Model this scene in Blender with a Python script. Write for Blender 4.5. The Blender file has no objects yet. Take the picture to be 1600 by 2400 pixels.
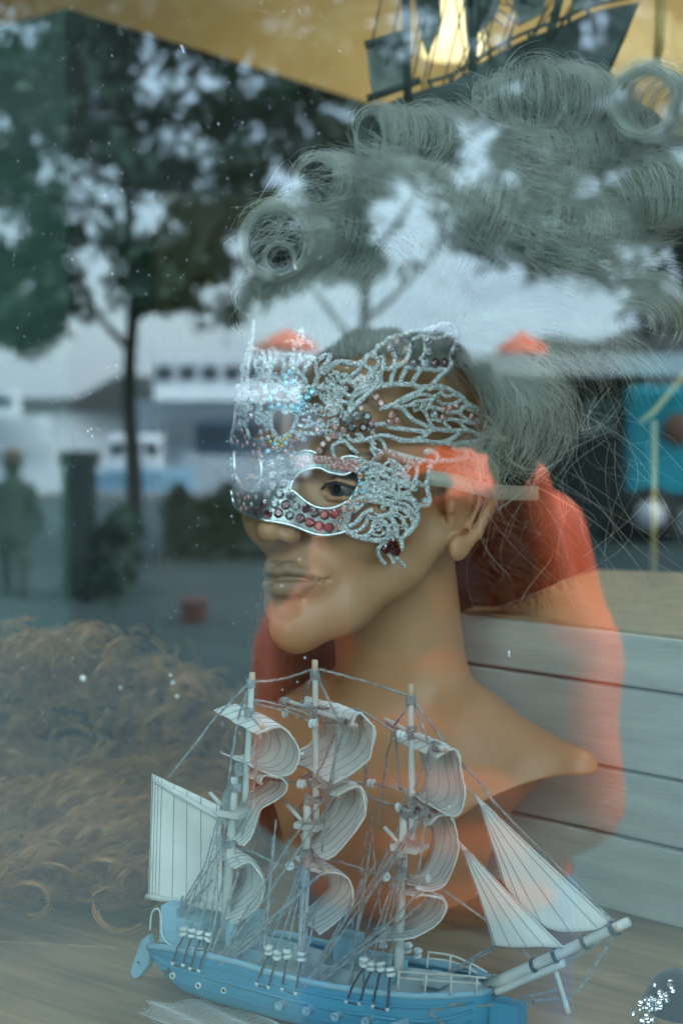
import bpy, bmesh, math, random
import numpy as np
from mathutils import Vector, Matrix
rng = np.random.default_rng(7); random.seed(7)
SC = bpy.context.scene
COL = SC.collection
R = math.radians
# ------------------------------------------------------------------ camera, world, sun, exposure
TV = math.tan(R(17.5)); PITCH = R(3.9); CAMZ = 1.5
cd = bpy.data.cameras.new("camera"); cam = bpy.data.objects.new("camera", cd); COL.objects.link(cam)
cam.location = (0, 0, CAMZ); cam.rotation_euler = (R(90) - PITCH, 0, 0)
cd.sensor_fit = 'VERTICAL'; cd.sensor_height = 36; cd.lens = 18 / TV
cd.clip_start = .02; cd.clip_end = 3000
cd.dof.use_dof = True; cd.dof.focus_distance = 0.985; cd.dof.aperture_fstop = 7.0
SC.camera = cam
w = bpy.data.worlds.new("World"); SC.world = w; w.use_nodes = True
wn = w.node_tree; sky = wn.nodes.new('ShaderNodeTexSky'); sky.sky_type = 'NISHITA'
sky.sun_disc = False; sky.air_density = 1.2; sky.dust_density = 0.6; sky.ozone_density = 1.6
SUN_EL, SUN_AZ = R(46), R(72)       # azimuth clockwise from +Y
sky.sun_elevation = SUN_EL; sky.sun_rotation = SUN_AZ
bg = wn.nodes['Background']; bg.inputs[1].default_value = 0.15
# a bright milky cloud layer over the clear sky
tcw = wn.nodes.new('ShaderNodeTexCoord'); mpw = wn.nodes.new('ShaderNodeMapping'); mpw.inputs['Scale'].default_value = (1, 1, 3); wn.links.new(tcw.outputs['Generated'], mpw.inputs[0])
nw = wn.nodes.new('ShaderNodeTexNoise'); nw.inputs['Scale'].default_value = 3.5; nw.inputs['Detail'].default_value = 7; wn.links.new(mpw.outputs[0], nw.inputs[0])
rw = wn.nodes.new('ShaderNodeMapRange'); rw.inputs[1].default_value = .3; rw.inputs[2].default_value = .65; rw.inputs[3].default_value = .72; rw.inputs[4].default_value = .97; wn.links.new(nw.outputs[0], rw.inputs[0])
sw = wn.nodes.new('ShaderNodeSeparateXYZ'); wn.links.new(tcw.outputs['Generated'], sw.inputs[0])    # an overcast sky is about three times brighter overhead than at the horizon
rz = wn.nodes.new('ShaderNodeMapRange'); rz.inputs[1].default_value = 0; rz.inputs[2].default_value = 1; rz.inputs[3].default_value = .50; rz.inputs[4].default_value = 1.45; wn.links.new(sw.outputs[2], rz.inputs[0])
vz = wn.nodes.new('ShaderNodeVectorMath'); vz.operation = 'SCALE'; vz.inputs[0].default_value = (4.1, 5.1, 6.3); wn.links.new(rz.outputs[0], vz.inputs['Scale'])
mw = wn.nodes.new('ShaderNodeMix'); mw.data_type = 'RGBA'; wn.links.new(rw.outputs[0], mw.inputs[0]); wn.links.new(sky.outputs[0], mw.inputs[6]); wn.links.new(vz.outputs[0], mw.inputs[7])
wn.links.new(mw.outputs[2], bg.inputs[0])
sl = bpy.data.lights.new("sun", 'SUN'); sl.energy = 1.5; sl.angle = R(12); sl.color = (1, .95, .88)
so = bpy.data.objects.new("sun", sl); COL.objects.link(so)
sd = Vector((math.sin(SUN_AZ) * math.cos(SUN_EL), math.cos(SUN_AZ) * math.cos(SUN_EL), math.sin(SUN_EL)))
so.rotation_euler = sd.to_track_quat('Z', 'Y').to_euler()
SC.view_settings.view_transform = 'Standard'; SC.view_settings.look = 'None'
SC.view_settings.gamma = 1; SC.view_settings.exposure = 3.55
SC.cycles.max_bounces = 8; SC.cycles.transparent_max_bounces = 24; SC.cycles.diffuse_bounces = 3
SC.cycles.glossy_bounces = 3; SC.cycles.sample_clamp_indirect = 6
SC.cycles.caustics_reflective = False; SC.cycles.caustics_refractive = False
# ------------------------------------------------------------------ geometry helpers
FW = np.array([0, math.cos(PITCH), -math.sin(PITCH)]); UP = np.array([0, math.sin(PITCH), math.cos(PITCH)])
CAM = np.array([0, 0, CAMZ])
def ray(px, py):
    return FW + np.array([1., 0, 0]) * (px - 800) / 1200 * TV + UP * (1200 - py) / 1200 * TV
def P(px, py, Y):
    d = ray(px, py); return CAM + d * (Y / d[1])
GD = 0.83; GM = np.array([math.sin(R(3)), math.cos(R(3)), 0])       # the window pane: its plane GM.x = GD
def mirror(p):
    p = np.asarray(p, float); return p - 2 * (p @ GM - GD) * GM
def Q(px, py, V):                                                # where a thing seen reflected in the pane really stands
    return mirror(P(px, py, V))
TABLE = 1.127
def tag(o, label=None, cat=None, group=None, kind=None):
    if label: o['label'] = label
    if cat: o['category'] = cat
    if group: o['group'] = group
    if kind: o['kind'] = kind
    return o
def empty(name, loc, label=None, cat=None, group=None):
    o = bpy.data.objects.new(name, None); COL.objects.link(o); o.location = Vector(loc); o.empty_display_size = .02
    return tag(o, label, cat, group)
class MB:
    """collects raw geometry in world coordinates"""
    def __init__(s): s.v = []; s.f = []; s.n = 0; s.cols = []
    def add(s, v, f):
        v = np.asarray(v, float).reshape(-1, 3)
        if isinstance(f, np.ndarray): f = (f + s.n).tolist()
        else: f = [[i + s.n for i in q] for q in f]
        s.v.append(v); s.f += f; s.n += len(v); return s
    def box(s, c, size, rot=None):
        x, y, z = np.array(size) / 2
        v = np.array([[a, b, d] for a in (-x, x) for b in (-y, y) for d in (-z, z)])
        if rot is not None: v = v @ np.array(rot).T
        s.add(v + np.array(c), [[0, 1, 3, 2], [4, 6, 7, 5], [0, 4, 5, 1], [2, 3, 7, 6], [0, 2, 6, 4], [1, 5, 7, 3]]); return s
    def tube(s, pts, r, n=8, cap=True):
        pts = np.asarray(pts, float); m = len(pts)
        rr = np.full(m, r) if np.isscalar(r) else np.asarray(r, float)
        t = np.gradient(pts, axis=0); t /= np.linalg.norm(t, axis=1)[:, None] + 1e-12
        a = np.array([0, 0, 1.]) if abs(t[0][2]) < .9 else np.array([1., 0, 0])
        u = np.cross(t[0], a); u /= np.linalg.norm(u)
        ang = np.arange(n) * 2 * np.pi / n; V = np.zeros((m, n, 3))
        for i in range(m):
            u = u - t[i] * (u @ t[i]); u /= np.linalg.norm(u) + 1e-12; w_ = np.cross(t[i], u)
            V[i] = pts[i] + rr[i] * (np.cos(ang)[:, None] * u + np.sin(ang)[:, None] * w_)
        f = []
        for i in range(m - 1):
            for j in range(n):
                k = (j + 1) % n; f.append([i * n + j, i * n + k, (i + 1) * n + k, (i + 1) * n + j])
        if cap: f.append(list(range(n))[::-1]); f.append([(m - 1) * n + j for j in range(n)])
        s.add(V.reshape(-1, 3), f); return s
    def grid(s, G, closed_u=False, closed_v=False):
        G = np.asarray(G, float); a, b = G.shape[:2]; f = []
        for i in range(a if closed_u else a - 1):
            for j in range(b if closed_v else b - 1):
                f.append([i * b + j, i * b + (j + 1) % b, ((i + 1) % a) * b + (j + 1) % b, ((i + 1) % a) * b + j])
        s.add(G.reshape(-1, 3), f); return s
    def sphere(s, c, r, n=12, m=8, rot=None):
        r = np.array([r, r, r]) if np.isscalar(r) else np.array(r)
        th = np.linspace(0, np.pi, m + 1)[1:-1]; ph = np.arange(n) * 2 * np.pi / n
        v = [[0, 0, 1]] + [[math.sin(a) * math.cos(b), math.sin(a) * math.sin(b), math.cos(a)] for a in th for b in ph] + [[0, 0, -1]]
        v = np.array(v) * r
        if rot is not None: v = v @ np.array(rot).T
        f = [[0, 1 + j, 1 + (j + 1) % n] for j in range(n)]
        for i in range(m - 2):
            for j in range(n):
                f.append([1 + i * n + j, 1 + (i + 1) * n + j, 1 + (i + 1) * n + (j + 1) % n, 1 + i * n + (j + 1) % n])
        L = 1 + (m - 2) * n; f += [[L + j, L + n, L + (j + 1) % n] for j in range(n)]
        s.add(v + np.array(c), f); return s
    def build(s, name, mat, parent=None, smooth=True, **kw):
        return mkobj(name, np.concatenate(s.v), s.f, mat, parent, smooth, **kw)
def mkobj(name, V, F, mat, parent=None, smooth=True, **kw):
    V = np.asarray(V, float)
    org = np.array(parent.matrix_world.translation) if parent is not None else None
    if parent is not None: org = TRUE_LOC.get(parent.name, np.array(parent.location))
    else: org = np.array([(V[:, 0].min() + V[:, 0].max()) / 2, (V[:, 1].min() + V[:, 1].max()) / 2, V[:, 2].min()])
    me = bpy.data.meshes.new(name)
    if isinstance(F, np.ndarray) and F.ndim == 2:
        n, k = F.shape; me.vertices.add(len(V)); me.vertices.foreach_set('co', (V - org).astype(np.float32).ravel())
        me.loops.add(n * k); me.loops.foreach_set('vertex_index', F.astype(np.int32).ravel())
        me.polygons.add(n); me.polygons.foreach_set('loop_start', np.arange(0, n * k, k, dtype=np.int32))
        me.polygons.foreach_set('loop_total', np.full(n, k, dtype=np.int32)); me.update(calc_edges=True); me.validate()
    else:
        me.from_pydata((V - org).tolist(), [], F)
    if smooth: me.polygons.foreach_set('use_smooth', [True] * len(me.polygons))
    if mat: me.materials.append(mat)
    o = bpy.data.objects.new(name, me); COL.objects.link(o)
    if parent is not None: o.parent = parent; TRUE_LOC[o.name] = org
    else: o.location = org; TRUE_LOC[o.name] = org
    me.update()
    return tag(o, kw.get('label'), kw.get('cat'), kw.get('group'), kw.get('kind'))
TRUE_LOC = {}
def root(name, loc, *a, **k):
    o = empty(name, loc, *a, **k); TRUE_LOC[o.name] = np.array(loc, float); return o
def bevel(o, wd, seg=2):
    m = o.modifiers.new('b', 'BEVEL'); m.width = wd; m.segments = seg; m.limit_method = 'ANGLE'; m.angle_limit = R(40); return o
def spline(pts, n=8):
    """Catmull-Rom through the points"""
    p = np.asarray(pts, float); p = np.vstack([2 * p[0] - p[1], p, 2 * p[-1] - p[-2]]); out = []
    for i in range(1, len(p) - 2):
        for t in np.arange(n) / n:
            out.append(.5 * ((2 * p[i]) + (-p[i-1] + p[i+1]) * t + (2*p[i-1] - 5*p[i] + 4*p[i+1] - p[i+2]) * t*t + (-p[i-1] + 3*p[i] - 3*p[i+1] + p[i+2]) * t**3))
    out.append(p[-2]); return np.array(out)
# ------------------------------------------------------------------ materials
def srgb(r, g, b):
    return tuple(((c / 255 / 12.92) if c / 255 <= .04045 else ((c / 255 + .055) / 1.055) ** 2.4) for c in (r, g, b)) + (1,)
def mat(name, col, rough=.6, metal=0, noise=0, nscale=20, bump=0, bscale=60, spec=.5, col2=None, coords='Object', stretch=None, emis=0, sheen=0, trans=0, ior=1.45, coat=0, detail=6):
    m = bpy.data.materials.new(name); m.use_nodes = True; nt = m.node_tree; b = nt.nodes['Principled BSDF']
    col = tuple(col) if len(col) == 4 else tuple(col) + (1,)
    b.inputs['Base Color'].default_value = col; b.inputs['Roughness'].default_value = rough; b.inputs['Metallic'].default_value = metal
    b.inputs['Specular IOR Level'].default_value = spec; b.inputs['Transmission Weight'].default_value = trans; b.inputs['IOR'].default_value = ior
    b.inputs['Sheen Weight'].default_value = sheen; b.inputs['Coat Weight'].default_value = coat
    if emis: b.inputs['Emission Color'].default_value = col; b.inputs['Emission Strength'].default_value = emis
    if noise or bump:
        tc = nt.nodes.new('ShaderNodeTexCoord'); mp = nt.nodes.new('ShaderNodeMapping'); nt.links.new(tc.outputs[coords], mp.inputs[0])
        if stretch: mp.inputs['Scale'].default_value = stretch
    if noise:
        n = nt.nodes.new('ShaderNodeTexNoise'); n.inputs['Scale'].default_value = nscale; n.inputs['Detail'].default_value = detail; nt.links.new(mp.outputs[0], n.inputs[0])
        cr = nt.nodes.new('ShaderNodeValToRGB'); cr.color_ramp.elements[0].position = .3; cr.color_ramp.elements[1].position = .7
        c2 = tuple(col2) if col2 else tuple(c * (1 - noise) for c in col[:3]); c2 = c2 if len(c2) == 4 else c2 + (1,)
        cr.color_ramp.elements[0].color = c2; cr.color_ramp.elements[1].color = col
        nt.links.new(n.outputs[0], cr.inputs[0]); nt.links.new(cr.outputs[0], b.inputs['Base Color'])
    if bump:
        n2 = nt.nodes.new('ShaderNodeTexNoise'); n2.inputs['Scale'].default_value = bscale; n2.inputs['Detail'].default_value = 4; nt.links.new(mp.outputs[0], n2.inputs[0])
        bp = nt.nodes.new('ShaderNodeBump'); bp.inputs['Strength'].default_value = bump; bp.inputs['Distance'].default_value = .002
        nt.links.new(n2.outputs[0], bp.inputs['Height']); nt.links.new(bp.outputs[0], b.inputs['Normal'])
    return m
# ------------------------------------------------------------------ the window pane
gm = bpy.data.materials.new('window_glass'); gm.use_nodes = True; nt = gm.node_tree
nt.nodes.remove(nt.nodes['Principled BSDF']); out = nt.nodes['Material Output']
tr = nt.nodes.new('ShaderNodeBsdfTransparent'); tr.inputs[0].default_value = (.94, .975, .945, 1)
gl = nt.nodes.new('ShaderNodeBsdfGlossy'); gl.inputs['Roughness'].default_value = 0.0; gl.inputs[0].default_value = (.86, .95, 1, 1)
fr = nt.nodes.new('ShaderNodeFresnel'); fr.inputs[0].default_value = GLASS_IOR = 1.6
mx = nt.nodes.new('ShaderNodeMixShader'); nt.links.new(fr.outputs[0], mx.inputs[0]); nt.links.new(tr.outputs[0], mx.inputs[1]); nt.links.new(gl.outputs[0], mx.inputs[2])
# a thin uneven film of grime
df = nt.nodes.new('ShaderNodeBsdfDiffuse'); df.inputs[0].default_value = (.75, .8, .78, 1); tcg = nt.nodes.new('ShaderNodeTexCoord'); ng = nt.nodes.new('ShaderNodeTexNoise'); ng.inputs['Scale'].default_value = 7; ng.inputs['Detail'].default_value = 8; ng.inputs['Distortion'].default_value = 1.2; nt.links.new(tcg.outputs['Object'], ng.inputs[0])
rg = nt.nodes.new('ShaderNodeMapRange'); rg.inputs[1].default_value = .45; rg.inputs[2].default_value = .8; rg.inputs[3].default_value = 0; rg.inputs[4].default_value = .008; nt.links.new(ng.outputs[0], rg.inputs[0])
mg = nt.nodes.new('ShaderNodeMixShader'); nt.links.new(rg.outputs[0], mg.inputs[0]); nt.links.new(mx.outputs[0], mg.inputs[1]); nt.links.new(df.outputs[0], mg.inputs[2]); nt.links.new(mg.outputs[0], out.inputs[0])
GX = np.array([GM[1], -GM[0], 0])
pane = root('shop_window', GM * GD + np.array([0, 0, TABLE - .35]), 'large clean shop window pane in front of the mannequin, speckled with dust and reflecting the lakeside trees', 'window')
rotg = np.array([GX, GM, [0, 0, 1]]).T
MB().box(GM * (GD + .003) - GX * 1.05 + np.array([0, 0, 1.9]), (3.6, .006, 2.4), rotg).build('pane', gm, pane, smooth=False)
# ------------------------------------------------------------------ smooth solids: signed distance on a grid, then surface nets
class SDF:
    def __init__(s, lo, hi, h):
        s.lo = np.array(lo, float); s.h = h; s.dim = np.ceil((np.array(hi) - s.lo) / h).astype(int) + 1
        s.ax = [s.lo[i] + np.arange(s.dim[i]) * h for i in range(3)]
        s.d = np.full(s.dim, .05, dtype=np.float32)
    def _sub(s, lo, hi):
        a = np.clip(np.floor((np.array(lo) - s.lo) / s.h).astype(int), 0, s.dim); b = np.clip(np.ceil((np.array(hi) - s.lo) / s.h).astype(int) + 1, 0, s.dim)
        sl = tuple(slice(a[i], b[i]) for i in range(3))
        g = np.meshgrid(*[s.ax[i][sl[i]] for i in range(3)], indexing='ij', sparse=True)
        return sl, g
    def _comb(s, sl, e, k, op):
        d = s.d[sl]; e = e.astype(np.float32)
        if op == 'sub': e = -e
        if k > 0:
            h = np.clip(.5 + .5 * ((e - d) if op == 'add' else (d - e)) / k, 0, 1)
            if op == 'add': r = e * (1 - h) + d * h - k * h * (1 - h)
            else: r = e * (1 - h) + d * h + k * h * (1 - h)
        else: r = np.minimum(d, e) if op == 'add' else np.maximum(d, e)
        s.d[sl] = r
    def ell(s, c, r, k=.01, op='add', rot=None):
        c = np.array(c, float); r = np.array([r] * 3 if np.isscalar(r) else r, float); R_ = r.max() + max(k * 2, .012) + .01
        sl, g = s._sub(c - R_, c + R_); p = [g[i] - c[i] for i in range(3)]
        if rot is not None: rot = np.array(rot); p = [sum(rot[j, i] * p[j] for j in range(3)) for i in range(3)]
        k0 = np.sqrt(sum((p[i] / r[i]) ** 2 for i in range(3))); k1 = np.sqrt(sum((p[i] / r[i] ** 2) ** 2 for i in range(3))) + 1e-9
        s._comb(sl, k0 * (k0 - 1) / k1, k, op)
    def cap(s, a, b, ra, rb=None, k=.005, op='add'):
        a = np.array(a, float); b = np.array(b, float); rb = ra if rb is None else rb; m = max(ra, rb) + max(2 * k, .012) + .005
        sl, g = s._sub(np.minimum(a, b) - m, np.maximum(a, b) + m); ab = b - a; L = ab @ ab + 1e-12
        t = np.clip(sum((g[i] - a[i]) * ab[i] for i in range(3)) / L, 0, 1)
        e = np.sqrt(sum((g[i] - a[i] - t * ab[i]) ** 2 for i in range(3))) - (ra + (rb - ra) * t)
        s._comb(sl, e, k, op)
    def chain(s, pts, r, k=.005, op='add'):
        r = [r] * len(pts) if np.isscalar(r) else r
        for i in range(len(pts) - 1): s.cap(pts[i], pts[i + 1], r[i], r[i + 1], k, op)
    def mesh(s):
        d = s.d; ins = d < 0; nx, ny, nz = d.shape
        c = np.zeros((nx - 1, ny - 1, nz - 1), dtype=np.int8)
        for i in (0, 1):
            for j in (0, 1):
                for k in (0, 1): c += ins[i:nx - 1 + i, j:ny - 1 + j, k:nz - 1 + k]
        act = (c > 0) & (c < 8); idx = np.full(act.shape, -1, dtype=np.int64); ii = np.argwhere(act); idx[act] = np.arange(len(ii))
        acc = np.zeros((len(ii), 3)); cnt = np.zeros(len(ii))
        cor = [(i, j, k) for i in (0, 1) for j in (0, 1) for k in (0, 1)]
        val = {q: d[ii[:, 0] + q[0], ii[:, 1] + q[1], ii[:, 2] + q[2]] for q in cor}
        for a in cor:
            for ax in range(3):
                if a[ax] == 0:
                    b = list(a); b[ax] = 1; b = tuple(b); va, vb = val[a], val[b]; m = (va < 0) != (vb < 0)
                    t = va[m] / (va[m] - vb[m]); p = np.tile(np.array(a, float), (m.sum(), 1)); p[:, ax] = t
                    acc[m] += p; cnt[m] += 1
        V = s.lo + (ii + acc / cnt[:, None]) * s.h; F = []
        for ax in range(3):
            o = [0, 1, 2]; o.remove(ax); u, v = o
            A = np.moveaxis(ins, ax, 0); sg = (A[:-1] != A[1:]); sg = np.moveaxis(sg, 0, ax)
            sl = [slice(None)] * 3; sl[u] = slice(1, -1); sl[v] = slice(1, -1); sl[ax] = slice(None)
            e = np.argwhere(sg[tuple(sl)])
            if len(e) == 0: continue
            e[:, u] += 1; e[:, v] += 1
            def cell(du, dv):
                q = e.copy(); q[:, u] -= du; q[:, v] -= dv; return idx[q[:, 0], q[:, 1], q[:, 2]]
            q = np.stack([cell(0, 0), cell(1, 0), cell(1, 1), cell(0, 1)], 1)
            flip = ins[e[:, 0], e[:, 1], e[:, 2]]
            if ax == 1: flip = ~flip
            q[~flip] = q[~flip][:, ::-1]
            F.append(q)
        F = np.concatenate(F); F = F[(F >= 0).all(1)]
        return V, F
# ================================================================== INTERIOR OF THE SHOP
def T(px, py, z=TABLE):
    d = ray(px, py); return CAM + d * ((z - CAMZ) / d[2])
M = {}
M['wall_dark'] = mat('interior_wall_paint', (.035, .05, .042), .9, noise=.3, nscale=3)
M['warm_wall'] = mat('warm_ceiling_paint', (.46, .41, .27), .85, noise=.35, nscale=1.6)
M['facade'] = mat('facade_render', (.22, .21, .2), .9, noise=.3, nscale=4)
# shelf wood with long grain
def wood(name, c1, c2, rot, sc=(2, 26, 26), rough=.7):
    m = bpy.data.materials.new(name); m.use_nodes = True; nt = m.node_tree; b = nt.nodes['Principled BSDF']; L = nt.links.new
    tc = nt.nodes.new('ShaderNodeTexCoord'); mp = nt.nodes.new('ShaderNodeMapping'); mp.inputs['Rotation'].default_value = (0, 0, rot)
    mp2 = nt.nodes.new('ShaderNodeMapping'); mp2.inputs['Scale'].default_value = sc; L(tc.outputs['Object'], mp.inputs[0]); L(mp.outputs[0], mp2.inputs[0])
    n = nt.nodes.new('ShaderNodeTexNoise'); n.inputs['Scale'].default_value = 1.6; n.inputs['Detail'].default_value = 9; n.inputs['Roughness'].default_value = .65; n.inputs['Distortion'].default_value = .6; L(mp2.outputs[0], n.inputs[0])
    n3 = nt.nodes.new('ShaderNodeTexNoise'); n3.inputs['Scale'].default_value = 9; n3.inputs['Detail'].default_value = 5; L(tc.outputs['Object'], n3.inputs[0])
    cr = nt.nodes.new('ShaderNodeValToRGB'); cr.color_ramp.elements[0].position = .32; cr.color_ramp.elements[1].position = .66; cr.color_ramp.elements[0].color = c2 + (1,); cr.color_ramp.elements[1].color = c1 + (1,)
    mxx = nt.nodes.new('ShaderNodeMix'); mxx.data_type = 'FLOAT'; mxx.inputs[0].default_value = .35; L(n.outputs[0], mxx.inputs[2]); L(n3.outputs[0], mxx.inputs[3]); L(mxx.outputs[0], cr.inputs[0]); L(cr.outputs[0], b.inputs['Base Color'])
    b.inputs['Roughness'].default_value = rough; b.inputs['Specular IOR Level'].default_value = .2; bp = nt.nodes.new('ShaderNodeBump'); bp.inputs['Strength'].default_value = .35; bp.inputs['Distance'].default_value = .002; L(n.outputs[0], bp.inputs['Height']); L(bp.outputs[0], b.inputs['Normal'])
    return m
M['shelf'] = wood('weathered_shelf_wood', (.40, .27, .14), (.15, .10, .055), R(38))
shelf_ang = R(-38); ca, sa = math.cos(shelf_ang), math.sin(shelf_ang)
# the window shelf: broad boards laid obliquely
sh = root('shelf_floor', (0, 1.4, TABLE)); sh['kind'] = 'structure'
a0 = GM * (GD + .02)
MB().box((0, 1.5, TABLE - .034), (3.2, 1.28, .06)).build('shelf_base', M['shelf'], sh, smooth=False)
for i in range(9):
    u0 = -1.35 + i * .3
    d = np.array([math.cos(R(-9)), math.sin(R(-9)), 0]); n_ = np.array([d[1] * -1, d[0], 0])
    o = MB().box(np.array([.1, .97 + i * .155, TABLE - .004]), (3.3, .152, .008), np.array([d, n_, [0, 0, 1]]).T).build('board', M['shelf'], sh, smooth=False); bevel(o, .0015, 1)
# room shell
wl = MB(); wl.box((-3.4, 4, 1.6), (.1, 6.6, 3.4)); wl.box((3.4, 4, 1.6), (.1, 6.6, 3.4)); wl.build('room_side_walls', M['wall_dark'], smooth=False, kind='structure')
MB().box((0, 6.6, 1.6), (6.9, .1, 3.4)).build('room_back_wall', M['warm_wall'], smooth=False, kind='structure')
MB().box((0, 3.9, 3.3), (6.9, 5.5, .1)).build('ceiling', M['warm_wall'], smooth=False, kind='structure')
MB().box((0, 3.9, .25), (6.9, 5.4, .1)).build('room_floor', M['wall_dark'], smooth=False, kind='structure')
fc = MB(); c0 = GM * (GD + .06)
for cx, cz, sx, sz in ((-4.85, 2, 4, 4), (4.35, 2, 7.2, 4), (-1.05, .35, 3.6, .7), (-1.05, 3.55, 3.6, .9)):
    fc.box(c0 + GX * cx + np.array([0, 0, cz]), (sx, .1, sz), rotg)
fc.build('shop_wall', M['facade'], smooth=False, kind='structure')  # unseen front wall, opening narrowed right and top to block light
# the big partition cabinet whose near corner stands at the left
def prism(pts, z0, z1):
    m = MB(); n = len(pts); v = [[p[0], p[1], z] for z in (z0, z1) for p in pts]
    m.add(v, [[i, (i + 1) % n, n + (i + 1) % n, n + i] for i in range(n)] + [list(range(n))[::-1], [n + i for i in range(n)]]); return m
c0_ = np.array([-.43, 2.6]); dr = np.array([.513, .858]); dl = np.array([-.73, .684])
pt = root('partition', (c0_[0], c0_[1], .3), 'tall dark green partition box deep inside the shop, its near corner left of the wig', 'partition')
zt = P(170, 20, 2.6)[2]
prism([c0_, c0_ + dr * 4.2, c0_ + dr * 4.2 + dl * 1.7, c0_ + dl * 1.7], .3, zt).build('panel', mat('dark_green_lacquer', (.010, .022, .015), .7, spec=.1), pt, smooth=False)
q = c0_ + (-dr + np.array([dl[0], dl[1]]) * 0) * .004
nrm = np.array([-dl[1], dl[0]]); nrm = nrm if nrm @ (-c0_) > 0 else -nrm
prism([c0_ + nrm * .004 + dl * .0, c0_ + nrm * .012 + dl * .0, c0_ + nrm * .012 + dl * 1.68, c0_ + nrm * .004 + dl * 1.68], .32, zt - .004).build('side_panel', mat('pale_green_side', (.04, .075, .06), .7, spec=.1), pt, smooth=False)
for (x0, x1, y0, Y, lab, c) in ((366, 900, 447, 2.05, 'flat olive brown display board standing behind the mannequin, left of the wig', (.032, .029, .014)),
                              (536, 700, 345, 2.35, 'narrow taller olive board edge rising behind the front olive board', (.02, .022, .012))):
    A = P(x0, y0, Y); B = P(x1, y0 + 26, Y + .12); dirv = (B - A)[:2]
    p0 = A[:2]; p1 = B[:2]; nn = np.array([-dirv[1], dirv[0]]); nn /= np.linalg.norm(nn)
    v = [[p0[0], p0[1]], [p1[0], p1[1]], [p1[0] + nn[0] * .03, p1[1] + nn[1] * .03], [p0[0] + nn[0] * .03, p0[1] + nn[1] * .03]]
    r_ = root('display_board', (p0[0], p0[1], .3), lab, 'board')
    prism(v, .3, A[2]).build('panel', mat('olive_board', c, .8, spec=.1, noise=.3, nscale=6), r_, smooth=False)
# white planked platform at the right with a tan top
A = T(1410, 2120); B = T(1600, 2170); d = (B - A)[:2]; d /= np.linalg.norm(d)
zc = P(1600, 1492, B[1])[2]
Cc = T(1400, 1335, zc); Dd = T(1105, 1425, zc); Ee = T(1600, 1342, zc)
e = (Dd - Cc)[:2]; e /= np.linalg.norm(e)
def isect(p, u, q, v): 
    t = np.linalg.solve(np.array([u, -v]).T, q - p); return p + u * t[0]
FL = isect(A[:2], d, Cc[:2], e); FR = A[:2] + d * .75; ee = (Ee - Cc)[:2]; ee /= np.linalg.norm(ee); BR = Cc[:2] + ee * .62
pl = root('platform', (FL[0], FL[1], TABLE), 'low white planked platform with a tan top, right of the mannequin bust', 'platform')
M['tan'] = mat('tan_linen_top', (.34, .24, .115), .85, noise=.25, nscale=60)
M['plank'] = mat('chalk_white_planks', (.43, .44, .39), .6, noise=.28, nscale=9, bump=.35, bscale=90, stretch=(1, 1, 7))
prism([FL, FR, BR, Cc[:2]], TABLE, zc - .007).build('core', mat('platform_core', (.05, .05, .05), .9), pl, smooth=False)
prism([FL, FR, BR, Cc[:2]], zc - .006, zc).build('top', M['tan'], pl, smooth=False)
nf = np.array([d[1], -d[0]]); nf = nf if nf @ (-A[:2]) > 0 else -nf
zs = [TABLE] + [P(1600, y, B[1])[2] for y in (1985, 1825, 1625)] + [zc - .001]
for i in range(4):
    a, b = FL - d * .01 + nf * .001, FR + nf * .001
    o = prism([a, b, b + nf * .009, a + nf * .009], zs[i] + .0012, zs[i + 1] - .0012).build('plank', M['plank'], pl, smooth=False); bevel(o, .0018, 2)
# brass pole
M['brass'] = mat('dull_brass', (.42, .31, .11), .5, metal=.4)
bp_ = root('brass_stand', P(1530, 1340, 1.9), 'thin brass pole with a slanting arm at the right edge, behind the platform', 'stand')
MB().tube([P(1530, 1500, 1.9), P(1532, 985, 1.9)], .0042, 10).build('pole', M['brass'], bp_)
MB().tube([P(1500, 990, 1.9), P(1532, 965, 1.9), P(1610, 870, 1.9)], .0042, 10).build('arm', M['brass'], bp_)
b2 = root('brass_hook', P(1545, 150, 1.9), 'thin brass hanging rod in the top right corner above the wig', 'rod')
MB().tube([P(1548, -80, 1.9), P(1545, 80, 1.9), P(1540, 145, 1.9)], .005, 10).build('rod', M['brass'], b2)
# lit ceiling lamp seen through the hanging model
lp = root('ceiling_lamp', P(1060, 90, 3.0), 'glowing warm lamp shade near the ceiling behind the hanging model ship', 'lamp')
le = bpy.data.materials.new('lamp_glow'); le.use_nodes = True; bb = le.node_tree.nodes['Principled BSDF']; bb.inputs['Emission Color'].default_value = (1, .8, .42, 1); bb.inputs['Emission Strength'].default_value = .16; bb.inputs['Base Color'].default_value = (.8, .7, .5, 1)
c = P(1062, 78, 3.0); prof = [(0, .07), (.03, .07), (.045, .045), (.055, 0), (.058, -.04), (.0, -.042)]
ang = np.arange(28) * 2 * np.pi / 28
MB().grid([[c + np.array([r * math.cos(a), r * math.sin(a), h]) for a in ang] for r, h in prof], closed_v=True).build('lamp_shade', le, lp)
MB().tube([c + np.array([0, 0, .1]), np.array([c[0], c[1], 2.9])], .006).build('cord', M['wall_dark'], lp)
ld = bpy.data.lights.new('unseen_ceiling_fill', 'POINT'); ld.energy = 11; ld.color = (1, .78, .45); ld.shadow_soft_size = .12
lo = bpy.data.objects.new('unseen_ceiling_fill', ld); COL.objects.link(lo); lo.location = Vector((.9, 4.9, 2.55))  # point light added out of sight behind the partition, warms the ceiling
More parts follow.
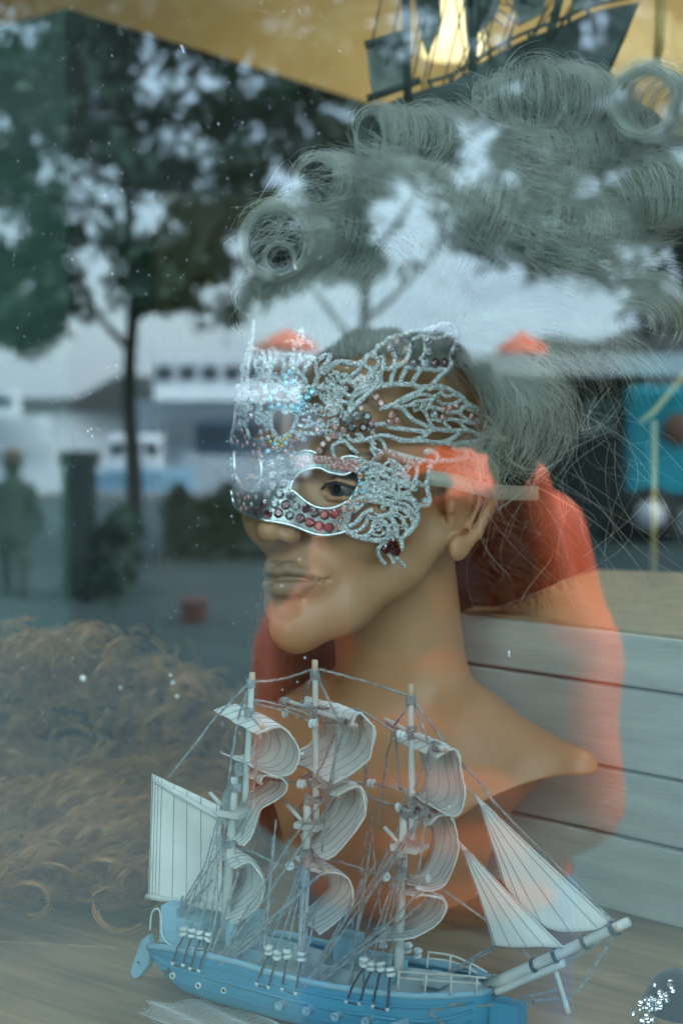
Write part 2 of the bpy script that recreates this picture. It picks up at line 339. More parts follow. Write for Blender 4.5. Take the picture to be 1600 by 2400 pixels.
# ================================================================== THE LAKESIDE BEHIND THE CAMERA, SEEN MIRRORED IN THE PANE
M['pave'] = mat('pavement', (.035, .060, .056), .85, noise=.35, nscale=.8)
M['quay'] = mat('quay_stone', (.28, .27, .25), .85, noise=.2, nscale=3)
M['water'] = mat('lake_water', (.02, .05, .07), .08, spec=.8, bump=.5, bscale=3, coords='Object')
M['hill'] = mat('far_wooded_hills', (.05, .055, .05), .95, noise=.4, nscale=.05)
MB().box((0, -11.0, -.3), (160, 23.5, .6)).build('pavement', M['pave'], smooth=False, kind='structure')
MB().box((0, -23.0, -.42), (160, .6, 1.0)).build('quay', M['quay'], smooth=False, kind='structure')
MB().box((0, -521, -1.2), (2600, 1000, .4)).build('water', M['water'], smooth=False, kind='structure')
g = []
for x in np.linspace(-420, 420, 160):
    h = 10 + 7 * math.sin(x * .018 + 1) + 4 * math.sin(x * .05) + 2 * math.sin(x * .21) + rng.normal() * .6
    g.append([[x, -440, -1.5], [x, -446, h * .7], [x, -460, h], [x, -500, h * 1.05], [x, -560, -2]])
MB().grid(g).build('hills', M['hill'], smooth=True, kind='structure')
# --- trees
M['bark'] = mat('tree_bark', (.05, .04, .03), .9, noise=.4, nscale=14)
M['leaf'] = mat('dark_tree_leaves', (.04, .09, .055), .6, noise=.5, nscale=2.5)
VT = 15.0; ks = TV / 1200
gaps = [(80,85,40,30),(60,125,30,16),(215,215,22,18),(345,230,42,24),(380,190,22,20),(465,190,50,26),(470,222,55,14),(375,322,72,24),(470,350,55,20),(512,382,30,20),(610,195,42,28),(600,330,66,30),(665,420,46,24),(790,270,50,25),(720,340,30,15),
 (250,400,32,34),(215,450,32,16),(255,500,44,64),(340,490,38,34),(335,535,26,24),(180,510,46,22),(190,590,50,28),(255,622,56,24),(60,560,40,20),(235,700,32,62),(300,705,24,44),(180,760,40,30),(490,475,22,15),(500,680,50,22),(400,745,40,25),(560,560,30,30),(565,645,22,40),
 (940,140,45,38),(1010,60,40,30),(1095,300,76,28),(965,320,36,15),(1110,370,50,50),(1165,432,60,25),(1210,400,40,15),(1480,265,62,20),(1562,385,42,26),(950,480,62,66),(930,560,74,62),(1000,610,84,54),(1100,625,100,28),(1220,645,60,18),(1370,110,30,60),(1480,30,100,30),(1150,100,50,36),(1560,580,30,20),(1550,622,26,18),
 (30,330,24,14),(120,420,26,14),(90,250,20,14),(700,90,30,14),(840,60,40,20),(1300,180,34,16),(1420,520,30,14),(1330,420,24,12)]
def ybot(x):
    return np.interp(x, [-400, 0, 100, 180, 260, 420, 560, 620, 760, 860, 1150, 1350, 1480, 1560, 1700, 2000], [780, 800, 825, 740, 720, 735, 765, 700, 650, 640, 640, 640, 700, 765, 740, 760])
def leaves(x0, x1, n, seed):
    r = np.random.default_rng(seed); px = r.uniform(x0, x1, n); py = r.uniform(-320, 830, n)
    # clumped: pull the leaves towards clump centres
    cx, cy = r.uniform(x0, x1, 420), r.uniform(-320, 830, 420); i = r.integers(0, 420, n); px = cx[i] + r.normal(0, 30, n); py = cy[i] + r.normal(0, 20, n)
    keep = py < ybot(px) + r.normal(0, 12, n)
    for (a, b, c_, d_) in gaps:
        keep &= ((px - a) / (c_ * 1.25)) ** 2 + ((py - b) / (d_ * 1.25)) ** 2 > 1 + r.normal(0, .5, n)
    px, py = px[keep], py[keep]; n = len(px); V = VT + r.normal(0, .55, n)
    C_ = np.stack([(px - 800) * ks * VT, V, 0 * px], 1)
    C_[:, 2] = CAMZ + (940 - py) * ks * VT
    a = r.normal(size=(n, 3)); a /= np.linalg.norm(a, axis=1)[:, None]; b = r.normal(size=(n, 3)); b -= a * (a * b).sum(1)[:, None]; b /= np.linalg.norm(b, axis=1)[:, None]
    s_ = r.uniform(.05, .1, n)[:, None]
    v = np.stack([C_ - a * s_, C_ + b * s_ * .45, C_ + a * s_, C_ - b * s_ * .45], 1).reshape(-1, 3)
    v = v - 2 * ((v @ GM) - GD)[:, None] * GM
    return v, np.arange(len(v)).reshape(-1, 4)
def wpt(x, z, V=VT, dy=0): return mirror(np.array([(x - 800) * ks * VT, V + dy, z]))
for k, (tx, x0, x1, lab, rad) in enumerate(((310, -450, 600, 'slim dark tree with a forked trunk reflected at the left of the window', .075),
                              (850, 600, 1150, 'middle tree reflected above the mannequin, its thin trunk behind the curls', .06),
                              (1640, 1150, 2050, 'tree reflected at the right, its crown over the kiosk roof', .09))):
    rt = root('tree', wpt(tx, 0), lab, 'tree', 'trees along the lakeside')
    m = MB(); m.tube(spline([wpt(tx, 0), wpt(tx + 4, .8), wpt(tx - 6, 1.6), wpt(tx + 6, 2.6), wpt(tx - 12, 3.8), wpt(tx, 5.2)], 5), np.linspace(rad * 1.15, rad * .35, 26), 10)
    for j in range(13):
        z = 1.95 + j * .27; sgn = 1 if j % 2 else -1; L = (150 + 60 * math.sin(j * 2.1))
        m.tube(spline([wpt(tx, z), wpt(tx + sgn * L * .4, z + .28, dy=.1 * sgn), wpt(tx + sgn * L, z + .75, dy=-.2 * sgn), wpt(tx + sgn * L * 1.5, z + .95, dy=.3)], 4), np.linspace(rad * .5, .008, 13), 7)
    m.build('trunk', M['bark'], rt)
    v, f = leaves(x0, x1, int((x1 - x0) * 42), 11 + k); mkobj('foliage', v, f, M['leaf'], rt, smooth=False, kind='stuff')
# --- litter bin, child, red crate, hedge
ks_ = ks
M['bin'] = mat('dark_green_metal', (.025, .04, .035), .5)
def gp(px, V, z=0):
    p = P(px, 940, V); p[2] = z; return mirror(p)
bn = root('litter_bin', gp(185, 12.4), 'tall dark green litter bin reflected left of the tree trunk', 'bin')
MB().box(gp(185, 12.4, .5), (.21, .24, .98)).build('body', M['bin'], bn, smooth=False)
MB().box(gp(185, 12.4, 1.06), (.25, .28, .12)).build('lid', M['bin'], bn, smooth=False)
rc = root('crate', gp(452, 11), 'small red crate on the pavement reflected beside the mannequin chin', 'crate')
MB().box(gp(452, 11, .07), (.14, .2, .13)).build('box', mat('red_plastic', (.10, .025, .025), .7), rc, smooth=False)
MB().box(gp(452, 11, .145), (.16, .22, .02)).build('rim', mat('red_plastic_rim', (.11, .03, .028), .7), rc, smooth=False)
def hedge(x0, x1, V, z0, z1, n, seed, lab):
    r = np.random.default_rng(seed); px = r.uniform(x0, x1, n); z = z0 + (z1 - z0) * r.uniform(0, 1, n) ** .8 * (.85 + .15 * np.sin(px * .05)); dy = r.normal(0, .25, n)
    C_ = np.array([P(x, 940, V) for x in px]); C_[:, 2] = z; C_[:, 1] += dy; C_ = np.array([mirror(c) for c in C_]); a = r.normal(size=(n, 3)) * .07; b = r.normal(size=(n, 3)) * .035
    v = np.stack([C_ - a, C_ + b, C_ + a, C_ - b], 1).reshape(-1, 3); o = mkobj('hedge', v, np.arange(len(v)).reshape(-1, 4), M['leaf'], None, smooth=False, kind='stuff'); tag(o, lab, 'hedge')
hedge(395, 700, 16, .0, .62, 2600, 3, 'low clipped hedge reflected right of the slim tree')
hedge(225, 300, 12.6, 0, .62, 260, 5, 'small shrub reflected right of the litter bin')
hedge(700, 1300, 19, .0, .8, 2600, 4, 'long low hedge reflected behind the mannequin face')
# child walking at the far left
ch = root('person', gp(28, 12.4), 'child in dark green clothes walking at the left edge, reflected', 'person')
s_ = SDF(gp(28, 12.4) + np.array([-.32, -.32, -.03]), gp(28, 12.4) + np.array([.32, .32, 1.16]), .012); b0 = gp(28, 12.4)
s_.cap(b0 + [0, 0, .5], b0 + [0, 0, .82], .13, .12, .02); s_.ell(b0 + [0, 0, 1.03], (.075, .085, .1), .01); s_.cap(b0 + [0, 0, .85], b0 + [0, 0, .95], .045, .04, .02)
for sg in (-1, 1):
    s_.chain([b0 + [sg * .07, 0, .52], b0 + [sg * .09, .05 * sg, .28], b0 + [sg * .09, .1 * sg, .05]], [.075, .055, .04], .02); s_.cap(b0 + [sg * .09, .1 * sg, .03], b0 + [sg * .1, .1 * sg - .1, .03], .03, .03, .01)
    s_.chain([b0 + [sg * .13, 0, .83], b0 + [sg * .19, .02, .66], b0 + [sg * .19, -.04, .5]], [.05, .04, .03], .02)
v, f = s_.mesh(); mkobj('body', v, f, mat('dark_green_coat', (.03, .045, .035), .8), ch)
v = MB().sphere(b0 + np.array([0, 0, 1.06]), (.082, .092, .09), 14, 10).build('hair', mat('brown_hair_child', (.09, .05, .03), .8), ch)
# --- kiosk and van at the right
M['white'] = mat('white_paint', (.75, .77, .78), .5); M['dark'] = mat('kiosk_dark', (.03, .035, .035), .5)
k0, k1 = gp(1105, 18), gp(1490, 18); kd = (k1 - k0) / np.linalg.norm(k1 - k0); kn = np.array([kd[1], -kd[0], 0]); kr = np.array([kd, kn, [0, 0, 1]]).T; kc = (k0 + k1) / 2; kw = np.linalg.norm(k1 - k0)
away = np.array([0, -1., 0])
ki = root('kiosk', kc + away * .8, 'dark lakeside kiosk with white roof edge and white square logo, reflected at the right', 'kiosk')
MB().box(kc + away * .8 + [0, 0, .9], (kw, 1.6, 1.74), kr).build('body', M['dark'], ki, smooth=False)
MB().box(kc + away * .8 + [0, 0, 1.9], (kw + 2.6, 2.2, .24), kr).build('roof', M['white'], ki, smooth=False)
lc = gp(1402, 17.97, 1.5 - 38 * ks * 18); s = .32
lg = MB()
for (x, z, sx, sz) in ((-.5, 0, .16, 1.16), (.5, 0, .16, 1.16), (0, .5, 1.0, .16), (0, -.5, 1.0, .16)):
    lg.box(lc + kd * x * s * .95 + np.array([0, .02, z * s * .95]), (sx * s, .03, sz * s * .95), kr)
for (x, z, sx, sz) in ((-.2, 0, .12, .6), (.14, .26, .1, .2), (.14, -.12, .12, .34), (0, .3, .4, .1), (0, .02, .3, .1), (0, -.3, .3, .1)):
    lg.box(lc + kd * x * s + np.array([0, .02, z * s]), (sx * s, .03, sz * s), kr)
lg.build('logo', mat('sign_white', (.9, .9, .88), .5), ki, smooth=False)
vc = gp(1640, 17) ; va = root('van', vc + away * .8, 'turquoise van with a brown round emblem at the right edge, reflected', 'van')
M['cyan'] = mat('turquoise_paint', (.03, .5, .62), .35)
o = MB().box(vc + away * .8 + [0, 0, 1.08], (1.45, 1.6, 1.15)).build('body', M['cyan'], va, smooth=False); bevel(o, .06, 3)
MB().box(vc + away * .8 + [0, 0, .46], (1.5, 1.62, .14)).build('bumper', M['dark'], va, smooth=False)
e0 = vc + np.array([-.22, .01, 1.2]); MB().grid([[e0 + np.array([r * math.cos(a), dy, r * math.sin(a)]) for a in ang] for r, dy in ((0, .012), (.16, .012), (.17, .0))], closed_v=True).build('emblem', mat('brown_emblem', (.3, .16, .12), .5), va)
for sx in (-.5, .5):
    wc = vc + np.array([sx, -.02, .3]); m = MB(); m.tube([wc + [0, -.12, 0], wc + [0, .06, 0]], .3, 24); w_ = m.build('wheel', mat('tyre_rubber', (.02, .02, .02), .8), va)
    MB().tube([wc + [0, .05, 0], wc + [0, .075, 0]], .16, 20).build('rim', M['white'], w_)
# --- ferry and boats
def boat(px0, px1, V, z_deck, hull, cab, lab, cabin=(.2, .8), hh=.9):
    a, b = gp(px0, V, -.9), gp(px1, V, -.9); d = b - a; L = np.linalg.norm(d); d /= L; c = (a + b) / 2; r_ = root('boat', c, lab, 'boat'); B = L * .13
    g = []
    for t in np.linspace(0, 1, 15):
        wd = B * (min(1, t * 6 + .55) * (1 - max(0, t - .55) ** 2 * 4.6)); wd = max(wd, .03); zz = z_deck + .35 * max(0, t - .5) ** 2 * hh
        p = a + d * L * t; n = np.array([-d[1], d[0], 0])
        g.append([p - n * wd * .5 + [0, 0, 0], p - n * wd + [0, 0, .9 + zz], p - n * wd * .9 + [0, 0, .9 + zz], p + n * wd * .9 + [0, 0, .9 + zz], p + n * wd + [0, 0, .9 + zz], p + n * wd * .5])
    MB().grid(g).build('hull', hull, r_, smooth=False)
    rr = np.array([d, [-d[1], d[0], 0], [0, 0, 1]]).T
    cc = a + d * L * sum(cabin) / 2; cl = L * (cabin[1] - cabin[0])
    o = MB().box(cc + [0, 0, .9 + z_deck + hh / 2], (cl, B * 1.3, hh), rr).build('cabin', cab, r_, smooth=False); bevel(o, .08, 2)
    for i in range(max(3, int(cl / 1.6))):
        n = max(3, int(cl / 1.6)); MB().box(a + d * (L * cabin[0] + cl * (i + .5) / n) + [0, 0, .9 + z_deck + hh * .6], (cl / n * .72, B * 1.34, hh * .34), rr).build('window', M['glassd'], r_, smooth=False)
    return r_
M['glassd'] = mat('dark_boat_glass', (.02, .04, .06), .15); M['blueh'] = mat('pale_blue_hull', (.3, .5, .62), .4); M['navy'] = mat('navy_canvas', (.02, .05, .09), .7)
boat(150, 455, 34, .05, M['blueh'], M['white'], 'pale blue motor boat with a white cabin moored left, reflected beside the tree trunk', (.35, .75), .75)
boat(425, 760, 38, .25, M['white'], M['navy'], 'white boat with a dark navy canopy, reflected between tree trunk and mask', (.1, .8), .8)
boat(330, 1300, 120, 1.6, M['white'], M['white'], 'long white ferry across the water, reflected behind the mask', (.04, .9), 3.2)
boat(-260, 120, 90, .6, M['white'], M['white'], 'white passenger boat farthest left on the water, reflected', (.1, .8), 1.5)
# parasols
for (px, py, V, wd, lab) in ((670, 770, 20, 150, 'orange parasol reflected left, above the mask crown'), (1222, 775, 20, 120, 'orange parasol reflected right, above the kiosk roof')):
    c = Q(px, py, V); r = wd / 2 * ks * V; p_ = root('parasol', np.array([c[0], c[1], 0]), lab, 'parasol', 'orange parasols by the water'); hh = 45 * ks * V
    MB().grid([[c + np.array([rr_ * math.cos(a), rr_ * math.sin(a), -h_]) for a in ang] for rr_, h_ in ((0, 0), (r * .5, hh * .42), (r, hh * .9), (r * 1.0, hh * 1.15))], closed_v=True).build('canopy', mat('orange_canvas', (.75, .12, .04), .7), p_)
    MB().tube([np.array([c[0], c[1], 0]), c], .025).build('pole', M['white'], p_)
# ================================================================== THE PHOTOGRAPHER, MIRRORED IN THE PANE
ph = root('person', (0, -.26, 0), 'photographer with dark curly hair in a quilted orange jacket and blue jeans, reflected', 'person')
M['orange'] = mat('orange_quilted_nylon', (.92, .12, .02), .5, noise=.15, nscale=12, bump=1, bscale=14, stretch=(.4, .4, 2))
S = SDF((-.31, -.48, .84), (.31, .04, 1.54), .0065)
yc = -.255
for i, (z, hw) in enumerate(((.93, .166), (.99, .170), (1.06, .174), (1.13, .172), (1.20, .166), (1.27, .155), (1.33, .132), (1.375, .10))): S.ell((0, yc, z), (hw, .125, .058), .03)
S.ell((.0, yc - .01, 1.405), (.090, .080, .045), .03)
for g in (-1, 1):
    S.chain([(g * .125, yc, 1.345), (g * .158, yc + .02, 1.20), (g * .166, yc + .05, 1.04)], [.050, .050, .046], .04)
    S.chain([(g * .162, yc + .05, 1.04), (g * .13, yc + .10, 1.24), (g * .098, -.135, 1.41 if g > 0 else 1.355)], [.044, .040, .031], .04)
v, f = S.mesh(); mkobj('jacket', v, f, M['orange'], ph)
S = SDF((-.26, -.44, 1.12), (.16, -.06, 1.48), .006)
r5 = np.random.default_rng(4)
for i in range(16):
    a = i / 16 * 2 * np.pi
    if math.cos(a) > .45: continue
    S.ell((-.035 + .088 * math.cos(a), yc + .01 + .082 * math.sin(a), 1.385 + .012 * math.sin(3 * a)), (.036, .034, .042), .012)
for i in range(9): S.ell((-.075 + r5.uniform(-.045, .055), yc + .118, 1.355 - i * .014), (.045, .020, .026), .010)
for q, r_ in (((-.12, yc + .03, 1.36), (.06, .08, .035)), ((-.15, yc + .07, 1.30), (.04, .05, .07)), ((-.14, yc + .10, 1.22), (.04, .035, .06))): S.ell(q, r_, .012)
v, f = S.mesh(); mkobj('added_dark_wrap', v, f, mat('added_wrap_wool', (.035, .035, .03), .95, noise=.4, nscale=60, bump=1, bscale=200), ph)  # dark wrap added to cut the jacket's orange reflection over the face
S = SDF((-.2, -.42, -.01), (.2, -.08, .95), .009)
for g in (-1, 1): S.chain([(g * .075, yc, .93), (g * .088, yc + .01, .5), (g * .095, yc, .09)], [.092, .066, .05], .02)
S.ell((0, yc, .9), (.15, .11, .09), .03)
v, f = S.mesh(); mkobj('jeans', v, f, mat('blue_denim', (.11, .24, .42), .85, noise=.25, nscale=40), ph)
for g in (-1, 1):
    m = MB(); m.sphere(np.array([g * .1, yc + .05, .05]), (.05, .13, .055), 14, 10); m.build('shoe', M['dark'], ph)
M['skin2'] = mat('photographer_skin', (.55, .33, .24), .5)
hx = -.055
S = SDF((-.17, -.42, 1.36), (.06, -.08, 1.66), .005)
hc = np.array([hx, yc + .005, 1.485])
S.ell(hc + [0, 0, .01], (.072, .088, .078), .01); S.ell(hc + [0, .03, -.045], (.050, .048, .052), .02); S.cap(hc + [0, -.02, -.05], hc + [.02, -.02, -.11], .052, .056, .02)
S.chain([hc + [0, .085, .01], hc + [0, .102, -.020]], [.008, .012], .01); S.ell(hc + [0, .070, -.054], (.024, .012, .009), .008); S.cap(hc + [-.020, .086, -.054], hc + [.020, .086, -.054], .0025, None, .003, 'sub')
for g in (-1, 1):
    S.ell(hc + [g * .030, .083, .004], (.015, .012, .010), .008, 'sub'); S.ell(hc + [g * .074, -.005, -.01], (.008, .018, .03), .006)
v, f = S.mesh(); mkobj('head', v, f, M['skin2'], ph)
for g in (-1, 1): MB().sphere(hc + np.array([g * .030, .066, .004]), .012, 14, 10).build('eye', M['dark'], ph)
S = SDF((-.20, -.42, 1.34), (.09, -.14, 1.63), .006)
r5 = np.random.default_rng(9)
for _ in range(70):
    a = r5.uniform(0, 2 * np.pi); e_ = r5.uniform(-.9, 1.2); d = np.array([math.cos(a) * math.cos(e_), math.sin(a) * math.cos(e_), math.sin(e_)])
    if d[1] > .35 and e_ < .55: continue
    S.ell(hc + [0, -.022, .004] + d * [.088, .085, .078], r5.uniform(.02, .032), .010)
v, f = S.mesh(); mkobj('hair', v, f, mat('dark_curly_hair', (.022, .02, .016), .8, bump=1, bscale=120), ph)
for g in (-1, 1):
    S = SDF((min(g * .03, g * .13), -.18, 1.30), (max(g * .03, g * .13), .0, 1.56), .0025)
    S.chain([(g * .098, -.135, 1.34 if g < 0 else 1.43), (g * .088, -.105, 1.44)], [.030 if g < 0 else .02, .025], .01); S.ell((g * .082, -.085, 1.475), (.018, .030, .040), .008); S.cap((g * .085, -.11, 1.43), (g * .084, -.09, 1.46), .024, .022, .01)
    for i in range(4):
        z = 1.452 + i * .019; L = (.026, .031, .030, .022)[i]
        S.chain([(g * .092, -.075, z), (g * .088, -.048, z + .002), (g * (.088 - L * .75), -.040, z + .001), (g * (.088 - L * 1.35), -.042, z)], [.0095, .009, .008, .007], .002)
    S.chain([(g * .078, -.10, 1.452), (g * .062, -.118, 1.462), (g * .048, -.122, 1.474)], [.011, .0095, .008], .003)
    v, f = S.mesh(); mkobj('glove', v, f, mat('dark_knit_glove', (.025, .03, .03), .9), ph)
cmr = root('camera', (0, -.08, 1.455), 'black photo camera held up in the photographer hands, reflected behind the mask', 'camera')
M['black'] = mat('black_rubber', (.012, .012, .013), .55, bump=.4, bscale=400)
o = MB().box((0, -.075, 1.497), (.135, .042, .088)).build('body', M['black'], cmr, smooth=False); bevel(o, .008, 3)
o = MB().box((0, -.078, 1.549), (.05, .036, .024)).build('viewfinder', M['black'], cmr, smooth=False); bevel(o, .006, 3)
MB().grid([[[r * math.cos(a), y, CAMZ + r * math.sin(a)] for a in ang] for r, y in ((.034, -.055), (.037, -.05), (.037, -.03), (.035, -.028), (.038, -.012), (.036, -.004), (.031, -.004), (.026, -.02), (.0, -.022))], closed_v=True).build('lens', M['black'], cmr)
# ================================================================== THE MANNEQUIN
YAW = R(37); HC = P(860, 1130, 1.18)
LV = np.array([math.cos(YAW), -math.sin(YAW), 0]); FV = np.array([-math.sin(YAW), -math.cos(YAW), 0]); ZV = np.array([0, 0, 1.])
def H(p):
    p = np.asarray(p, float); return HC + p[..., 0:1] * LV + p[..., 1:2] * FV + p[..., 2:3] * ZV
zb = TABLE - HC[2]
S = SDF((-.18, -.125, zb - .004), (.18, .135, .14), .0015)
S.ell((0, -.014, .04), (.073, .09, .085), .01)
S.ell((0, .034, -.005), (.060, .056, .07), .03)
S.ell((0, .036, .055), (.060, .054, .048), .02)
S.ell((0, .045, -.062), (.039, .046, .036), .02)
S.ell((0, .082, -.092), (.0155, .014, .0150), .018)
for g in (-1, 1):
    S.chain([(g * .060, -.002, -.035), (g * .046, .020, -.058), (g * .026, .060, -.0855), (0, .082, -.098)], [.012, .0125, .0115, .011], .018)
    S.ell((g * .043, .058, -.024), (.020, .020, .020), .018)
    S.ell((g * .036, .090, .003), (.017, .013, .012), .010, 'sub')
S.chain([(0, .088, .004), (0, .099, -.014), (0, .110, -.027)], [.0052, .0058, .0075], .006)
S.ell((0, .1115, -.0285), (.0088, .0085, .0075), .004)
for g in (-1, 1):
    S.ell((g * .0102, .1015, -.0315), (.0056, .0095, .0062), .004)
    S.ell((g * .006, .1065, -.0375), (.0032, .0052, .003), .0015, 'sub')
S.cap((0, .104, -.044), (0, .1045, -.052), .002, .0028, .003, 'sub')
# lips
S.ell((0, .083, -.060), (.026, .016, .016), .010)
S.chain([(-.0255, .0805, -.0605), (-.016, .0930, -.0575), (-.006, .1000, -.0548), (0, .1005, -.0565), (.006, .1000, -.0548), (.016, .0930, -.0575), (.0255, .0805, -.0605)], [.0016, .0038, .0054, .0054, .0054, .0038, .0016], .0014)
S.chain([(-.021, .0835, -.0640), (-.011, .0955, -.0672), (0, .0990, -.0682), (.011, .0955, -.0672), (.021, .0835, -.0640)], [.0026, .0066, .0084, .0066, .0026], .0014)
S.ell((0, .101, -.0815), (.012, .0085, .0055), .007, 'sub')
S.chain([(-.0280, .0810, -.0624), (-.016, .0950, -.0612), (-.007, .1025, -.0605), (0, .1040, -.0618), (.007, .1025, -.0605), (.016, .0950, -.0612), (.0280, .0810, -.0624)], [.0014, .0020, .0021, .0021, .0021, .0020, .0014], .0004, 'sub')
# eyelids
for g in (-1, 1):
    S.ell((g * .036, .070, .000), .0135, .003)
    S.chain([(g * .021, .0815, -.003), (g * .029, .0855, .0042), (g * .038, .0850, .0060), (g * .047, .0785, .0025), (g * .052, .0715, -.002)], [.0012, .0018, .0020, .0018, .0012], .002)
    S.chain([(g * .021, .0815, -.003), (g * .030, .0838, -.0070), (g * .040, .0820, -.0072), (g * .052, .0715, -.002)], [.001, .0014, .0014, .001], .002)
    S.chain([(g * .018, .0855, .019), (g * .034, .0845, .026), (g * .052, .069, .021)], [.003, .004, .003], .010)
# ears
for g in (-1, 1):
    S.ell((g * .0725, -.012, -.010), (.006, .018, .027), .004)
    S.chain([(g * .076, .002, .020), (g * .083, -.016, .026), (g * .088, -.031, .010), (g * .087, -.030, -.012), (g * .082, -.019, -.034), (g * .077, -.007, -.045)], [.003, .0038, .0042, .0042, .004, .0055], .003)
    S.ell((g * .0765, -.003, -.044), (.0052, .0085, .0095), .004)
    S.ell((g * .0830, -.010, -.010), (.0070, .0100, .0165), .002, 'sub')
    S.chain([(g * .083, -.020, .008), (g * .0835, -.0205, -.012), (g * .079, -.013, -.030)], .002, .002)
    S.ell((g * .0755, .0045, -.014), (.0035, .004, .006), .003)
# neck, shoulders, chest
S.cap((0, -.026, -.03), (0, -.046, -.155), .046, .049, .016)
S.ell((0, -.045, -.226), (.168, .054, .036), .050)
S.ell((0, -.030, -.265), (.115, .062, .090), .030)
for g in (-1, 1):
    S.chain([(g * .020, -.046, -.165), (g * .062, -.046, -.187), (g * .104, -.046, -.206)], [.031, .030, .025], .02)
    S.chain([(g * .10, -.045, -.189), (g * .152, -.045, -.1955)], [.009, .0095], .03)
    S.ell((g * .168, -.03, -.312), (.116, .6, .112), .0015, 'sub')
v, f = S.mesh()
mq = root('mannequin', H([0, -.04, zb]), 'bare tan mannequin head and bust wearing a jewelled mask and white wig', 'mannequin')
skin = mat('mannequin_skin', (.46, .245, .12), .40, noise=.06, nscale=8, bump=.03, bscale=900, spec=.45)
skb = skin.node_tree.nodes['Principled BSDF']; skb.inputs['Subsurface Weight'].default_value = .0
body = mkobj('head_and_bust', H(v), f[:, ::-1].copy(), skin, mq)
lz = v[:, 2]; lx = np.abs(v[:, 0]); top = np.interp(lx, [0, .006, .016, .0262], [-.0512, -.0492, -.0538, -.0606]); low = np.interp(lx, [0, .011, .021, .0262], [-.0772, -.0752, -.0682, -.0606])
lip = np.clip((top - lz) / .0016 + .5, 0, 1) * np.clip((lz - low) / .0016 + .5, 0, 1) * (lx < .0262) * (v[:, 1] > .074)
brow = np.exp(-((lz - np.interp(lx, [.016, .034, .054], [.021, .0275, .0225])) / .0022) ** 2) * (lx > .015) * (lx < .055) * (v[:, 1] > .05) * .8
at = body.data.attributes.new('paint', 'FLOAT', 'POINT'); at.data.foreach_set('value', lip.astype(np.float32)); at2 = body.data.attributes.new('brow', 'FLOAT', 'POINT'); at2.data.foreach_set('value', brow.astype(np.float32))
nt = skin.node_tree; src = skb.inputs['Base Color'].links[0].from_socket
for nm_, c_ in (('paint', (.29, .17, .09, 1)), ('brow', (.10, .06, .035, 1))):
    an = nt.nodes.new('ShaderNodeAttribute'); an.attribute_name = nm_; m_ = nt.nodes.new('ShaderNodeMix'); m_.data_type = 'RGBA'; nt.links.new(an.outputs['Fac'], m_.inputs[0]); nt.links.new(src, m_.inputs[6]); m_.inputs[7].default_value = c_; src = m_.outputs[2]
nt.links.new(src, skb.inputs['Base Color'])
sm = body.modifiers.new('s', 'SMOOTH'); sm.iterations = 1; sm.factor = .5
for g in (-1, 1):
    c = H([g * .036, .0708, 0.000])
    em = bpy.data.materials.new('eye_paint_shaded'); em.use_nodes = True; nt = em.node_tree; b = nt.nodes['Principled BSDF']; b.inputs['Roughness'].default_value = .12
    geo = nt.nodes.new('ShaderNodeNewGeometry'); gz = H([g * .036 - .001, .0708 + .2, -.004]) ; dv = (gz - c) / np.linalg.norm(gz - c)
    vm = nt.nodes.new('ShaderNodeVectorMath'); vm.operation = 'DOT_PRODUCT'; vm.inputs[1].default_value = tuple(dv); nt.links.new(geo.outputs['Normal'], vm.inputs[0])
    cr = nt.nodes.new('ShaderNodeValToRGB'); cr.color_ramp.interpolation = 'LINEAR'; e = cr.color_ramp.elements
    e[0].position = .0; e[0].color = (.09, .08, .07, 1); e[1].position = 1; e[1].color = (.003, .003, .003, 1)  # whites and iris coloured darker to carry the mask's shade
    for p_, c_ in ((.885, (.09, .085, .075, 1)), (.90, (.02, .02, .02, 1)), (.915, (.035, .03, .025, 1)), (.965, (.05, .04, .03, 1)), (.975, (.004, .004, .004, 1))):
        q_ = e.new(p_); q_.color = c_
    nt.links.new(vm.outputs['Value'], cr.inputs[0]); nt.links.new(cr.outputs[0], b.inputs['Base Color'])
    MB().sphere(c, .0135, 32, 24).build('eye', em, mq)
    # painted lash line
    MB().tube(H(np.array([(g * .0215, .0825, -.0018), (g * .029, .0868, .0030), (g * .038, .0866, .0043), (g * .047, .0802, .0012), (g * .053, .0725, -.002)])), [.0006, .0012, .0013, .0012, .0006], 6).build('lash_line', mat('lash_paint', (.02, .015, .012), .6), mq)
# ================================================================== HAIR
def strands(A, w, name, m, parent, taper=.4, **kw):
    A = np.asarray(A); n, k, _ = A.shape
    t = np.gradient(A, axis=1); t /= np.linalg.norm(t, axis=2)[:, :, None] + 1e-9
    r = rng.normal(size=(n, 1, 3)); s_ = np.cross(t, r); s_ /= np.linalg.norm(s_, axis=2)[:, :, None] + 1e-9
    ww = w * rng.uniform(.6, 1.3, (n, 1, 1)) * (1 - (1 - taper) * np.linspace(0, 1, k) ** 2)[None, :, None] * .5
    V = np.stack([A - s_ * ww, A + s_ * ww], 2).reshape(-1, 3)
    b = (np.arange(n) * k * 2)[:, None] + (np.arange(k - 1) * 2)[None, :]
    F = np.stack([b, b + 1, b + 3, b + 2], 2).reshape(-1, 4)
    return mkobj(name, V, F, m, parent, smooth=False, kind='stuff', **kw)
def hair_mat(name, c1, c2, rough=.45, ns=45):
    m = mat(name, c1, rough, noise=1, nscale=ns, col2=c2, spec=.6); nt = m.node_tree; b = nt.nodes['Principled BSDF']
    tl = nt.nodes.new('ShaderNodeBsdfTranslucent'); tl.inputs[0].default_value = tuple(c1) + (1,); mx_ = nt.nodes.new('ShaderNodeMixShader'); mx_.inputs[0].default_value = .35
    nt.links.new(b.outputs[0], mx_.inputs[1]); nt.links.new(tl.outputs[0], mx_.inputs[2]); nt.links.new(mx_.outputs[0], nt.nodes['Material Output'].inputs[0]); return m
